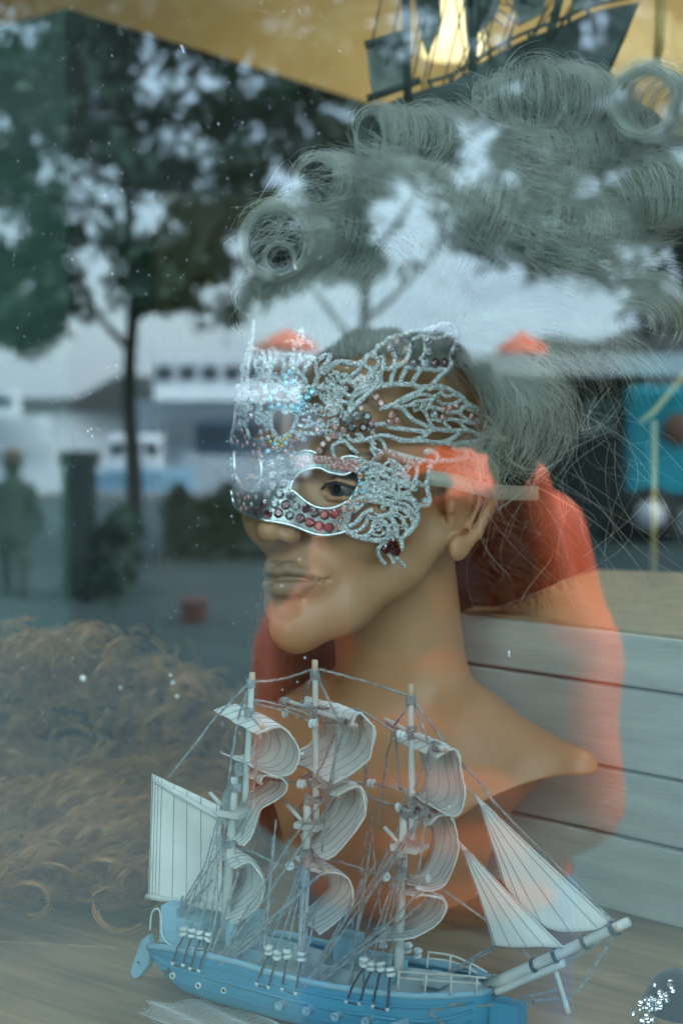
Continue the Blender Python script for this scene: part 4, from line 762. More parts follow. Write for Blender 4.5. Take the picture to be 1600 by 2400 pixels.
rim = [ (Z3, 2.6, [(125,250),(130,400),(155,530),(200,610),(260,650),(325,662)]), (Z3, 2.6, [(330,650),(372,560),(402,480),(402,400),(382,330)]),
 (Z3, 2.6, [(690,650),(720,560),(770,490),(850,440),(930,420),(1010,425),(1080,460),(1160,480),(1250,490),(1350,450),(1397,470),(1402,540),(1390,600),(1350,680),(1290,750),(1210,800),(1120,832),(1020,832),(930,807),(850,760),(780,700),(730,660),(690,650)]),
 (Z3, 2.6, [(760,285),(830,250),(900,248),(970,275)]), (Z3, 2.6, [(1040,318),(1120,332),(1180,342),(1250,308),(1330,303),(1400,320)]), (Z3, 3, [(96,650),(110,740),(150,830),(210,880),(300,920),(420,952),(550,972),(680,997),(780,1032),(880,1072),(980,1102),(1080,1107),(1180,1092),(1262,1070)]) ]
def stroke_mesh(lst, sq=1.0, lift=0.):
    m = MB()
    for zf, r, pts in lst:
        p = spline(np.array([zf(*q) for q in pts]), 5); s_ = msurf(p[:, 0], p[:, 1], lift)
        dd = np.gradient(s_, axis=0); L_ = np.linalg.norm(dd, axis=1); bad = L_ > 6 * np.median(L_) + 1e-6
        m.tube(s_, r * .00043 * sq, 7)
    return m
stroke_mesh(ST).build('filigree', gs, mk)
stroke_mesh(rim, 1.0, .0004).build('rim', M['silver'], mk)
# small lace loops that fill the crown
m = MB(); r2 = np.random.default_rng(5)
for (zf, x0, x1, y0, y1, n_) in ((Z1, 235, 480, 430, 960, 34), (Z1, 760, 1230, 690, 1230, 62), (Z1, 480, 760, 600, 800, 12), (Z1, 330, 500, 980, 1180, 10), (Z1, 1050, 1300, 520, 860, 16), (Z1, 150, 240, 700, 1200, 16), (Z5, 190, 560, 300, 560, 26), (Z5, 250, 560, 600, 860, 16)):
    for _ in range(n_):
        cx, cy = r2.uniform(x0, x1), r2.uniform(y0, y1); a0_ = r2.uniform(0, 6.28); rr = r2.uniform(18, 42); e_ = r2.uniform(.5, 1); th = np.linspace(0, r2.uniform(3.5, 6.3), 9)
        q = np.array([zf(cx + rr * math.cos(a0_ + t), cy + rr * e_ * math.sin(a0_ + t)) for t in th]); s_ = msurf(q[:, 0], q[:, 1], r2.uniform(-.0004, .0006)); m.tube(s_, r2.uniform(2.6, 3.8) * .00031, 6)
m.build('lace', gs, mk, kind='stuff')
# the solid plate round the eyes, with the holes left open
def inside(px, py, poly):
    poly = np.array(poly); c = np.zeros(px.shape, bool); j = len(poly) - 1
    for i in range(len(poly)):
        xi, yi = poly[i]; xj, yj = poly[j]
        c ^= ((yi > py) != (yj > py)) & (px < (xj - xi) * (py - yi) / (yj - yi + 1e-12) + xi); j = i
    return c
plates = [[(380,310),(460,230),(560,200),(740,240),(760,290),(850,255),(960,275),(1040,315),(1180,342),(1300,303),(1440,315),(1510,370),(1460,450),(1395,470),(1350,450),(1250,490),(1160,480),(1080,460),(1010,425),(930,420),(850,440),(770,490),(720,560),(690,650),(730,660),(780,700),(850,760),(930,807),(1020,832),(1120,832),(1210,800),(1290,750),(1350,680),(1390,600),(1402,540),(1470,560),(1500,700),(1460,800),(1400,860),(1330,900),(1262,1070),(1180,1092),(1080,1107),(980,1102),(880,1072),(780,1032),(680,997),(550,972),(420,952),(290,915),(300,800),(330,650),(372,560),(402,480),(402,400)], [(96,650),(150,560),(200,612),(260,652),(330,662),(310,780),(290,915),(210,880),(150,830),(110,740)], [(90,80),(170,40),(300,110),(390,170),(400,330),(300,290),(130,250),(100,200)]]
st = 2.6; xs = np.arange(536, 880, st); ys = np.arange(1000, 1260, st); XX, YY = np.meshgrid(xs, ys, indexing='ij')
pg = MB(); ok = np.zeros(XX.shape, bool)
for pl_ in plates: ok |= inside(XX + st / 2, YY + st / 2, [Z3(*q) for q in pl_])
used = np.zeros(XX.shape, bool)
for di in (0, 1):
    for dj in (0, 1): used[di:, dj:] |= ok[:XX.shape[0] - di, :XX.shape[1] - dj]
ids = -np.ones(XX.shape, int); ids[used] = np.arange(used.sum()); pv = msurf(XX[used], YY[used], -.0002)
ij = np.argwhere(ok); ij = ij[(ij[:, 0] < XX.shape[0] - 1) & (ij[:, 1] < XX.shape[1] - 1)]
ff = np.stack([ids[ij[:, 0], ij[:, 1]], ids[ij[:, 0] + 1, ij[:, 1]], ids[ij[:, 0] + 1, ij[:, 1] + 1], ids[ij[:, 0], ij[:, 1] + 1]], 1)
po = mkobj('plate', pv, ff, M['plate'], mk); so_ = po.modifiers.new('s', 'SOLIDIFY'); so_.thickness = .0009; so_.offset = 0
# gems
def gem_mat(name, c, vor=None, rough=.08, metal=.08, spec=.9):
    m = mat(name, c, rough, metal=metal, spec=spec, coat=.6); b = m.node_tree.nodes['Principled BSDF']; nt = m.node_tree
    if vor:
        tc = nt.nodes.new('ShaderNodeTexCoord'); v_ = nt.nodes.new('ShaderNodeTexVoronoi'); v_.inputs['Scale'].default_value = 2.2; nt.links.new(tc.outputs['Object'], v_.inputs[0])
        oi = nt.nodes.new('ShaderNodeObjectInfo'); mp = nt.nodes.new('ShaderNodeVectorMath'); mp.operation = 'ADD'; nt.links.new(tc.outputs['Object'], mp.inputs[0]); nt.links.new(oi.outputs['Random'], mp.inputs[1]); nt.links.new(mp.outputs[0], v_.inputs[0])
        s2 = nt.nodes.new('ShaderNodeSeparateColor'); nt.links.new(v_.outputs['Color'], s2.inputs[0]); c_ = nt.nodes.new('ShaderNodeValToRGB'); c_.color_ramp.interpolation = 'CONSTANT'; ee_ = c_.color_ramp.elements
        ee_[0].position = 0; ee_[0].color = vor[0]; ee_[1].position = 1 / len(vor); ee_[1].color = vor[1]
        for i, q in enumerate(vor[2:]): k = ee_.new((i + 2) / len(vor)); k.color = q
        nt.links.new(s2.outputs[0], c_.inputs[0]); nt.links.new(c_.outputs[0], b.inputs['Base Color'])
    return m
V4 = lambda *a: [tuple(x) + (1,) for x in a]
GM_ = {'clear': gem_mat('clear_grey_gem', (.5, .5, .5), V4((.75, .72, .72), (.30, .31, .32), (.55, .5, .5), (.12, .13, .14))), 'dark': gem_mat('smoky_gem', (.08, .08, .09), V4((.06, .07, .07), (.2, .2, .21), (.02, .02, .02))),
       'wine': gem_mat('wine_gem', (.25, .04, .06), V4((.35, .09, .12), (.10, .02, .03), (.55, .25, .28), (.05, .02, .03))), 'red': gem_mat('deep_red_gem', (.4, .05, .05), V4((.42, .07, .07), (.30, .04, .05), (.5, .12, .11))),
       'garnet': gem_mat('garnet_gem', (.07, .012, .01), None), 'rose': gem_mat('rose_gem', (.6, .3, .28), V4((.75, .42, .38), (.38, .17, .16), (.85, .6, .55), (.5, .24, .22))),
       'aqua': gem_mat('aqua_gem', (.2, .6, .75), V4((.18, .55, .72), (.45, .85, .95), (.06, .30, .42), (.65, .95, 1.0))), 'ab': gem_mat('iridescent_gem', (.8, .4, .1), V4((.85, .28, .07), (.2, .75, .95), (.8, .9, 1.0), (.12, .25, .28), (.5, .2, .08))),
       'amber': gem_mat('amber_gem', (.8, .5, .08), V4((.85, .6, .12), (.5, .3, .04), (.95, .8, .4))), 'olive': gem_mat('pale_green_gem', (.35, .38, .30), V4((.35, .38, .3), (.2, .23, .18), (.6, .63, .55)))}
def gem_mesh(name, mt):
    n = 8; a = np.arange(n) * 2 * np.pi / n; a2 = a + np.pi / n
    tb = [[.52 * math.cos(t), .52 * math.sin(t), .62] for t in a]; md = [[.82 * math.cos(t), .82 * math.sin(t), .40] for t in a2]; gd = [[math.cos(t), math.sin(t), .02] for t in a]
    v = tb + md + gd; f = [list(range(n))]
    for i in range(n):
        j = (i + 1) % n; f += [[i, n + i, j], [n + i, 2 * n + j, j], [n + i, 2 * n + i, 2 * n + j], [i, n + (i - 1) % n, 2 * n + i], [i, 2 * n + i, n + i]]
    me = bpy.data.meshes.new(name); me.from_pydata(v, [], f); me.materials.append(mt); return me
GMESH = {k: gem_mesh('gem', mt) for k, mt in GM_.items()}
GEMS = []
def gg(zf, k, r, pts): GEMS.extend([(zf(x, y), r, k) for x, y in pts])
gg(Z3, 'clear', 10.5, [(515,500),(620,465),(520,605),(622,580),(470,690),(590,692),(702,705),(540,790),(757,805),(505,380),(595,342)])
gg(Z3, 'dark', 10, [(705,505),(700,382),(692,905)]); gg(Z3, 'wine', 10.5, [(650,798),(430,788),(360,865),(470,890),(577,882),(800,935),(857,835),(945,880)]); gg(Z3, 'red', 11, [(895,980),(990,1012),(1092,1030),(1047,902),(1150,890)]); gg(Z3, 'rose', 9.5, [(1240,842)]); gg(Z3, 'rose', 7.5, [(1195,1030)])
gg(Z3, 'clear', 6.5, [(412,560),(380,640),(345,725),(430,460),(428,370),(300,800)]); gg(Z3, 'ab', 7.5, [(1412,338),(1470,400),(1388,420),(1415,505),(1410,588),(1430,670),(1360,692),(1300,770),(1390,770),(1465,755),(1325,850),(1205,942)])
gg(Z1, 'ab', 7, [(300,872),(302,950),(295,1025),(252,1080),(397,1190),(455,1170),(407,1265),(470,1250),(540,1312),(432,1322),(706,1290),(648,1308),(587,1370),(706,1355),(466,1388),(656,1402),(520,1360),(765,1260),(835,1256),(1040,1000),(1000,1076),(970,1156),(1000,1198)])
gg(Z1, 'amber', 4.6, [(515,1225),(620,1256),(656,1254),(692,1228),(570,1312),(602,1285),(545,1272),(500,1290),(610,1330),(560,1350)]); gg(Z1, 'aqua', 7.8, [(640,622),(700,585),(650,692),(666,772),(440,725),(532,776),(452,782),(492,850),(502,935),(580,920),(640,940),(714,925),(820,900),(872,836),(796,826),(920,776)]); gg(Z1, 'aqua', 10.5, [(724,680),(765,958)])
gg(Z1, 'rose', 7.5, [(1150,1140),(1236,1165),(1152,1226),(1087,1256),(1036,1310),(995,1376),(1416,946),(715,1450)]); gg(Z1, 'rose', 6, [(330,1320),(240,1240),(215,1180),(380,1360),(374,1402),(320,1402),(400,1440),(190,940),(182,1012),(170,1080),(260,1300),(130,1240),(160,1290),(215,1330),(110,1300)])
gg(Z1, 'clear', 10.5, [(1274,1060),(1370,1026)]); gg(Z1, 'dark', 10.5, [(1480,1026),(1326,1140)]); gg(Z1, 'garnet', 9.5, [(1440,1142)]); gg(Z1, 'wine', 9, [(1522,1112)])
gg(Z2, 'clear', 10.5, [(310,310),(465,222),(530,472),(640,456),(670,350),(670,246),(715,156),(730,956)]); gg(Z2, 'garnet', 11, [(745,456),(832,456)]); gg(Z2, 'dark', 10, [(885,122),(960,196),(950,300),(912,386)]); gg(Z2, 'olive', 8, [(620,710),(682,705),(746,786),(560,870),(626,870)])
gg(Z2, 'rose', 8, [(166,786),(215,850),(320,960),(300,1036),(370,1016),(815,910),(880,896),(950,870),(810,990),(1090,976),(1150,930),(1130,1036),(1255,1090),(1270,1160),(1432,1190)]); gg(Z2, 'rose', 6.5, [(260,1310),(200,1350),(175,1380),(320,1335),(352,1352),(400,1376),(440,1390),(475,1412),(512,1414),(545,1434)])
gg(Z5, 'ab', 7.5, [(587,490),(546,530),(580,590),(662,590)]); gg(Z5, 'garnet', 11.5, [(415,920),(355,976),(436,992)]); gg(Z3, 'aqua', 4, [(97,330),(100,390),(102,440),(112,500),(92,120),(96,60)])
gg(Z3, 'rose', 6, [(200,690),(240,740),(180,760),(225,800),(270,720),(160,700),(250,840),(200,840)])
for i in range(14):                                              # the rose strip over the eye, three rows
    t = i / 13; x = 780 + 590 * t; yy = 345 + 60 * math.sin(t * 2.6) * .3 + 45 * t - 35 * math.sin(t * 3.14) + 12
    for j, dy in enumerate((-38, 0, 38)):
        if (j == 2 and .15 < t < .5): continue
        gg(Z3, 'rose', 5.4 + .8 * ((i * 7 + j * 3) % 3), [(x + (j % 2) * 18, yy + dy)])
for (pxy, r, k) in GEMS:
    c = msurf(pxy[0], pxy[1], .0012 if r > 6 else .001)[0]; n = mnorm(*pxy); q = Vector(n).to_track_quat('Z', 'Y')
    o = bpy.data.objects.new('gem', GMESH[k]); COL.objects.link(o); o.parent = mk; o.location = Vector(c - TRUE_LOC[mk.name]); o.rotation_mode = 'QUATERNION'
    tw = Vector((0, 0, 1)); from mathutils import Quaternion; o.rotation_quaternion = q @ Quaternion((0, 0, 1), r2.uniform(0, 1.5)) @ Quaternion((1, 0, 0), r2.normal(0, .10)); s_ = r * .00033; o.scale = (s_, s_, s_ * .9)
# elastic ribbon round the back
rb = [P(990, 1130, 1.0), P(1060, 1128, 1.105), P(1110, 1140, 1.112), P(1160, 1152, 1.13), P(1230, 1156, 1.16), P(1260, 1156, 1.175)]; rb[0] = msurf(1000, 1118)[0]
rb = spline(rb, 6); up_ = np.array([0, 0, 1.]) * .0052
rm = bpy.data.materials.new('sheer_ribbon'); rm.use_nodes = True; bb = rm.node_tree.nodes['Principled BSDF']; bb.inputs['Base Color'].default_value = (.55, .50, .40, 1); bb.inputs['Roughness'].default_value = .4; bb.inputs['Alpha'].default_value = .6
o = MB().grid([[p - up_, p + up_] for p in rb]).build('ribbon', rm, mk); so_ = o.modifiers.new('s', 'SOLIDIFY'); so_.thickness = .0004
# ================================================================== THE MODEL SHIP
A_ = P(350, 2200, 1.03)[:2]; B_ = P(1130, 2300, .90)[:2]; SU = (B_ - A_) / np.linalg.norm(B_ - A_); SN = np.array([SU[1], -SU[0]]); SN = SN if SN @ (-A_) > 0 else -SN
U3 = np.array([SU[0], SU[1], 0]); N3 = np.array([SN[0], SN[1], 0])
def SP(px, py, off=0.):
    """point on the ship's middle plane (or `off` metres nearer the window) on the sight line through (px, py)"""
    d = ray(px, py); o = A_ + SN * off; t = ((o - CAM[:2]) @ SN) / (d[:2] @ SN); return CAM + d * t
def sps(lst, off=0.): return np.array([SP(*(q if len(q) == 3 else (q[0], q[1], off))) for q in lst])
M['hull'] = mat('sky_blue_hull_paint', (.065, .29, .43), .45, noise=.22, nscale=14, bump=.25, bscale=240)
nt = M['hull'].node_tree; b = nt.nodes['Principled BSDF']; old = b.inputs['Base Color'].links[0].from_socket; tc = nt.nodes.new('ShaderNodeTexCoord'); nz = nt.nodes.new('ShaderNodeTexNoise'); nz.inputs['Scale'].default_value = 95; nz.inputs['Detail'].default_value = 5; nt.links.new(tc.outputs['Object'], nz.inputs[0])
cr = nt.nodes.new('ShaderNodeValToRGB'); cr.color_ramp.elements[0].position = .70; cr.color_ramp.elements[0].color = (0, 0, 0, 1); cr.color_ramp.elements[1].position = .72; nt.links.new(nz.outputs[0], cr.inputs[0]); m_ = nt.nodes.new('ShaderNodeMix'); m_.data_type = 'RGBA'; nt.links.new(cr.outputs[0], m_.inputs[0]); nt.links.new(old, m_.inputs[6]); m_.inputs[7].default_value = (.05, .07, .07, 1); nt.links.new(m_.outputs[2], b.inputs['Base Color'])
M['deck'] = mat('pale_grey_deck', (.40, .50, .50), .7, noise=.15, nscale=30, bump=.25, bscale=300)
M['lblue'] = mat('light_blue_wood', (.26, .46, .55), .6, noise=.12, nscale=30, bump=.3, bscale=300)
M['spar'] = mat('white_painted_spar', (.64, .67, .64), .55, noise=.18, nscale=70, bump=.35, bscale=500, col2=(.50, .50, .44))
M['bare'] = mat('bare_dowel_end', (.62, .47, .34), .7, noise=.2, nscale=200)
M['rope'] = mat('grey_green_thread', (.40, .44, .425), .95, noise=.6, nscale=260)
M['rope2'] = mat('dark_thread', (.075, .085, .09), .95, noise=.4, nscale=400)
M['bead'] = mat('white_bead', (.60, .66, .65), .45)
M['hole'] = mat('dark_hole', (.03, .03, .025), .6)
# canvas with a woven grain
cv = bpy.data.materials.new('ivory_canvas'); cv.use_nodes = True; nt = cv.node_tree; b = nt.nodes['Principled BSDF']; b.inputs['Roughness'].default_value = .95; b.inputs['Sheen Weight'].default_value = .3
tc = nt.nodes.new('ShaderNodeTexCoord'); h = []
for ax_, s3 in (((1, 1, .0), 'X'), ((0, 0, 1), 'Z')):
    mp = nt.nodes.new('ShaderNodeMapping'); mp.inputs['Scale'].default_value = ax_; nt.links.new(tc.outputs['Object'], mp.inputs[0]); wv = nt.nodes.new('ShaderNodeTexWave'); wv.bands_direction = 'DIAGONAL' if s3 == 'X' else 'Z'; wv.inputs['Scale'].default_value = 420; wv.inputs['Distortion'].default_value = .5; wv.inputs['Detail'].default_value = 1; nt.links.new(mp.outputs[0], wv.inputs[0]); h.append(wv)
am = nt.nodes.new('ShaderNodeMath'); am.operation = 'ADD'; nt.links.new(h[0].outputs['Fac'], am.inputs[0]); nt.links.new(h[1].outputs['Fac'], am.inputs[1])
bp = nt.nodes.new('ShaderNodeBump'); bp.inputs['Strength'].default_value = .4; bp.inputs['Distance'].default_value = .0004; nt.links.new(am.outputs[0], bp.inputs['Height']); nt.links.new(bp.outputs[0], b.inputs['Normal'])
n_ = nt.nodes.new('ShaderNodeTexNoise'); n_.inputs['Scale'].default_value = 30; nt.links.new(tc.outputs['Object'], n_.inputs[0]); cr = nt.nodes.new('ShaderNodeValToRGB'); e = cr.color_ramp.elements; e[0].position = .3; e[0].color = (.70, .71, .65, 1); e[1].position = .7; e[1].color = (.84, .84, .77, 1); nt.links.new(n_.outputs[0], cr.inputs[0]); nt.links.new(cr.outputs[0], b.inputs['Base Color'])
M['canvas'] = cv
ship = root('model_ship', SP(760, 2300), 'three masted model sailing ship with blue hull and ivory sails in front of the bust', 'model ship')
# ---- hull
stn = [(348, 2222, .012), (380, 2222, .021), (460, 2237, .027), (540, 2254, .030), (640, 2284, .031), (750, 2311, .031), (860, 2328, .031), (955, 2338, .029), (1050, 2338, .022), (1110, 2333, .014), (1150, 2326, .004)]
rails = np.array([SP(x, y, w_) for x, y, w_ in stn]); s_u = (rails[:, :2] - A_) @ SU; s_z = rails[:, 2]; s_w = np.array([q[2] for q in stn])
uu = np.linspace(s_u[0], s_u[-1], 40)
def sm_(x, y): 
    from numpy import interp
    v = interp(uu, x, y); k = np.ones(5) / 5; vp = np.concatenate([[v[0]] * 2, v, [v[-1]] * 2]); r = np.convolve(vp, k, 'valid'); r[0] = v[0]; r[-1] = v[-1]; return r
uz = sm_(s_u, s_z); uw = sm_(s_u, s_w)
Lh = uu[-1] - uu[0]; tt = (uu - uu[0]) / Lh
keel = TABLE + .003 + .020 * np.clip((.16 - tt) / .16, 0, 1) ** 1.5 + .022 * np.clip((tt - .86) / .14, 0, 1) ** 2
G = []; NS = 15
for i in range(40):
    row = []
    for j in range(2 * NS + 1):
        a = (j / (2 * NS)) * 2 - 1; s = abs(a); ang_ = (1 - s) * np.pi / 2                     # s=1 at the rail, 0 at the keel
        y = uw[i] * (math.cos(ang_) ** .34) * (1 + .16 * math.sin(min(1, s * 1.0) * np.pi)); z = keel[i] + (uz[i] - keel[i]) * (1 - math.sin(ang_) ** .9)
        row.append(np.array([*(A_ + SU * uu[i] + SN * y * (1 if a > 0 else -1)), z]))
    G.append(row)
m = MB(); m.grid(G); base = m.n
endcap = [k for k in range(2 * NS + 1)]; m.f.append(endcap[::-1]); m.f.append([39 * (2 * NS + 1) + k for k in range(2 * NS + 1)])
m.build('hull', M['hull'], ship)
dk = MB(); dk.grid([[np.array([*(A_ + SU * uu[i] + SN * uw[i] * q * .93), uz[i] - .0032]) for q in (-1, -.5, 0, .5, 1)] for i in range(40)]); dk.build('deck', M['deck'], ship)
def side(fr, sgn=1, out=.0006):                                     # line running along the hull at a height fraction below the rail
    r = []
    for i in range(1, 39):
        ang_ = math.asin(min(1, fr) ** (1 / .9)); s = 1 - ang_ / (np.pi / 2)
        y = uw[i] * (math.cos(ang_) ** .34) * (1 + .16 * math.sin(s * np.pi)) + out; r.append(np.array([*(A_ + SU * uu[i] + SN * y * sgn), keel[i] + (uz[i] - keel[i]) * (1 - fr)]))
    return np.array(r)
for sg in (1, -1):
    MB().tube(np.array([[*(A_ + SU * uu[i] + SN * (uw[i] - .0006) * sg), uz[i] + .0006] for i in range(40)]), .0021, 8).build('rail', M['lblue'], ship)
    for fr, r, mt in ((.15, .0010, 'hull'), (.165, .0004, 'rope2'), (.36, .0012, 'hull'), (.385, .0004, 'rope2'), (.60, .0008, 'hull')):
        MB().tube(side(fr, sg, .0004 if mt == 'hull' else .0002), r, 6).build('strake' if mt == 'hull' else 'seam', M[mt], ship)
def sbox(px, py, w_, d_, h_, mt, off=0., name='deck_house', lift=0.):
    c = SP(px, py, off); c[2] += h_ / 2 + lift; return bevel(MB().box(c, (w_, d_, h_), np.array([U3, N3, [0, 0, 1]]).T).build(name, M[mt], ship, smooth=False), .0005, 2)
sbox(455, 2205, .034, .028, .018, 'lblue'); sbox(420, 2172, .012, .022, .016, 'lblue', .004); sbox(575, 2248, .009, .03, .028, 'lblue'); sbox(628, 2262, .020, .026, .013, 'lblue'); sbox(822, 2300, .036, .030, .013, 'deck'); sbox(818, 2265, .014, .014, .020, 'lblue'); sbox(1022, 2306, .012, .014, .0055, 'deck'); sbox(905, 2300, .012, .030, .010, 'lblue', .002)
# skeg, rudder, bow block
sbox(392, 2356, .014, .006, .014, 'hull', .0, 'skeg'); 
rud = [(345, 2192), (330, 2205), (309, 2262), (305, 2280), (312, 2295), (326, 2290), (348, 2262), (354, 2230)]
rp = sps([(x, y, .006) for x, y in rud]); m = MB(); n = len(rp); m.add(np.vstack([rp, rp - N3 * .006]), [list(range(n))[::-1], [n + i for i in range(n)]] + [[i, (i + 1) % n, n + (i + 1) % n, n + i] for i in range(n)]); bevel(m.build('rudder', M['lblue'], ship, smooth=False), .0007, 2)
MB().tube([SP(325, 2256, .0062), SP(325, 2256, .0075)], .0007, 8).build('rudder_pin', M['hole'], ship)
sbox(1190, 2420, .018, .012, .018, 'hull', .0, 'stand_block')
# port holes and guns
for (x, y) in ((407, 2286), (467, 2309), (527, 2320), (590, 2334)):
    c = SP(x, y, .031 if x > 420 else .027); m = MB(); m.grid([[c + N3 * o_ + r * (math.cos(a) * U3 + math.sin(a) * ZV) for a in ang] for r, o_ in ((.0018, .0), (.0019, .0016), (.0013, .0018), (.0012, .0010))], closed_v=True); q = m.build('porthole', M['bead'], ship)
    MB().grid([[c + N3 * .0011 + r * (math.cos(a) * U3 + math.sin(a) * ZV) for a in ang] for r in (0, .0013)], closed_v=True).build('opening', M['hole'], q)
for (x, y) in ((660, 2354), (724, 2366), (791, 2380), (862, 2391), (934, 2402)):
    c = SP(x, y, .036); m = MB(); m.grid([[c + (N3 * .9 - ZV * .12 - U3 * .25) * o_ + r * (math.cos(a) * U3 + math.sin(a) * ZV) for a in ang] for r, o_ in ((.0024, -.006), (.0023, .002), (.0026, .0022), (.0026, .0032), (.0016, .0034), (.0015, -.002))], closed_v=True); q = m.build('gun', M['lblue'], ship)
    cc = c + (N3 * .9 - ZV * .12 - U3 * .25) * .0005; MB().grid([[cc + r * (math.cos(a) * U3 + math.sin(a) * ZV) for a in ang] for r in (0, .0016)], closed_v=True).build('muzzle', M['hole'], q)
# ---- spars
def spar(a, b, r, name='yard', mt='spar', r2=None, ends=True, n=12):
    p = np.array([a + (b - a) * t for t in np.linspace(0, 1, 9)]); rr = np.linspace(r, r2 or r, 9); o = MB().tube(p, rr, n).build(name, M[mt], ship); return o
masts = [((525, 2200), (551, 1822), (575, 1878), (591, 1578)), ((707, 2262), (722, 1866), (741, 1920), (738, 1549)), ((934, 2285), (947, 1893), (966, 1968), (962, 1605))]
for (b0_, t0, b1_, t1) in masts:
    spar(SP(*b0_), SP(*t0), .0030, 'mast', 'spar', .0026); spar(SP(b1_[0], b1_[1], .001), SP(t1[0], t1[1], .001), .0021, 'topmast', 'spar', .0018)
    MB().tube([SP(t1[0], t1[1] - 2, .001), SP(t1[0], t1[1] + 34, .001)], [.00185, .00195], 12).build('mast_tip', M['bare'], ship)
for (x, y) in ((552, 1904), (733, 1932), (960, 1984)):
    c = SP(x, y); bevel(MB().box(c, (.017, .017, .0038), np.array([U3, N3, [0, 0, 1]]).T).build('mast_platform', M['spar'], ship, smooth=False), .0005, 2)
    MB().tube(sps([(x - 60, y - 46), (x - 12, y + 6)]), .0013, 8).build('mast_strut', M['spar'], ship)
OFF = .026
YD = [((568, 1652), (617, 1704)), ((570, 1798), (610, 1834)), ((546, 1992), (563, 2028)), ((662, 1639), (832, 1700)), ((703, 1782), (792, 1866)), ((733, 2004), (763, 2041)), ((902, 1687), (1043, 1758)), ((940, 1848), (1020, 1916)), ((958, 2052), (988, 2090))]
for k, (fa, ne) in enumerate(YD):
    h_ = OFF if k in (3, 6) else OFF * .7; spar(SP(*fa, -h_), SP(*ne, h_), .0015); MB().tube([SP(*ne, h_), SP(ne[0] + 3, ne[1] + 1.5, h_ + .0008)], [.00155, .00145], 10).build('yard_end', M['bare'], ship)
# ---- square sails: each swept between its near edge and its far edge
SL = [(0, [(603,1722),(621,1713),(641,1706),(664,1708),(687,1729),(700,1759),(701,1780),(692,1803),(672,1818),(646,1817),(615,1808)], (-104,-56), (-100,-46)),
      (1, [(608,1833),(618,1820),(636,1818),(659,1823),(670,1841),(664,1861),(641,1879),(615,1895),(605,1918),(595,1946),(582,1969),(567,1985)], (-52,-24), (-34,-36)),
      (2, [(549,2037),(565,2027),(585,2023),(605,2040),(617,2070),(616,2100),(603,2125),(575,2150),(545,2166)], (-50,-44), (-44,-34)),
      (3, [(830,1691),(836,1675),(846,1673),(860,1683),(871,1703),(877,1728),(875,1752),(867,1775),(852,1791),(832,1809),(807,1824),(779,1838)], (-128,-34), (-112,-66)),
      (4, [(787,1867),(803,1858),(820,1848),(836,1848),(850,1860),(858,1879),(854,1905),(846,1924),(834,1948),(813,1975),(787,2003),(760,2018)], (-84,-46), (-62,-58)),
      (5, [(751,2053),(769,2045),(790,2046),(815,2064),(829,2093),(826,2121),(804,2146),(776,2171),(747,2191)], (-66,-40), (-50,-44)),
      (6, [(1024,1778),(1036,1768),(1060,1757),(1073,1768),(1081,1790),(1085,1825),(1089,1865),(1085,1892),(1075,1908),(1060,1914),(1036,1904),(1003,1886)], (-108,-44), (-84,-56)),
      (7, [(1007,1935),(1020,1920),(1036,1910),(1052,1914),(1064,1937),(1073,1974),(1070,2006),(1060,2040),(1040,2075),(1010,2087),(975,2081)], (-72,-36), (-50,-32)),
      (8, [(970,2105),(983,2100),(1004,2098),(1026,2104),(1042,2118),(1044,2136),(1029,2161),(1001,2182),(961,2200),(908,2205)], (-62,-30), (-34,-30))]
def bowed(near, sh0, sh1, off, nv=13):
    c = spline(np.array(near, float), 6); n = len(c); t = np.linspace(0, 1, n)[:, None]; far = c + np.array(sh0) * (1 - t) + np.array(sh1) * t
    Nn = np.array([SP(x, y, off) for x, y in c]); Ff = np.array([SP(x, y, -off) for x, y in far]); G = []
    for i in range(n):
        row = []
        for v in np.linspace(0, 1, nv):
            p = Nn[i] * (1 - v) + Ff[i] * v; p = p + U3 * .006 * math.sin(v * np.pi) * math.sin(float(t[i, 0]) * np.pi); row.append(p)
        G.append(row)
    return np.array(G)
for k, near, s0, s1 in SL:
    G = bowed(near, s0, s1, OFF if k in (3, 6) else OFF * .8); a1_, a2_ = np.meshgrid(np.linspace(0, 1, G.shape[0]), np.linspace(0, 1, G.shape[1]), indexing='ij'); wr = sum(rng.normal(0, 1) * np.sin(rng.uniform(2, 9) * a1_ * 3.14 + rng.uniform(2, 7) * a2_ * 3.14 + rng.uniform(0, 6)) for _ in range(5)); G = G + .0005 * wr[..., None] * (U3 * .8 + ZV * .5) + rng.normal(0, .00008, G.shape); o = MB().grid(G).build('sail', M['canvas'], ship); so_ = o.modifiers.new('s', 'SOLIDIFY'); so_.thickness = .0007; so_.offset = 0
    nrm_ = np.cross(G[1:, 1:] - G[:-1, :-1], G[1:, :-1] - G[:-1, 1:]); 
    for v in (.05, .22, .40, .58, .76, .94):
        j = v * 12; a = int(j); q = G[:, a] * (1 - (j - a)) + G[:, min(a + 1, 12)] * (j - a)
        for sg in (1, -1):
            nn_ = np.cross(np.gradient(q, axis=0), G[:, min(a + 1, 12)] - G[:, a]); nn_ /= np.linalg.norm(nn_, axis=1)[:, None] + 1e-9
            MB().tube(q + nn_ * .00042 * sg, .00014, 4).build('seam', M['rope2'], ship)
    # frayed edge
    E = G[:, 0]; n_f = 320; ii = rng.uniform(0, len(E) - 1.01, n_f); p0 = E[ii.astype(int)] * (1 - (ii % 1))[:, None] + E[ii.astype(int) + 1] * (ii % 1)[:, None]; dv = rng.normal(size=(n_f, 3)); dv /= np.linalg.norm(dv, axis=1)[:, None]
    strands(np.stack([p0 + dv * L for L in (0, .0006, .0012)], 1), .00022, 'frayed_edge', M['canvas'], ship)
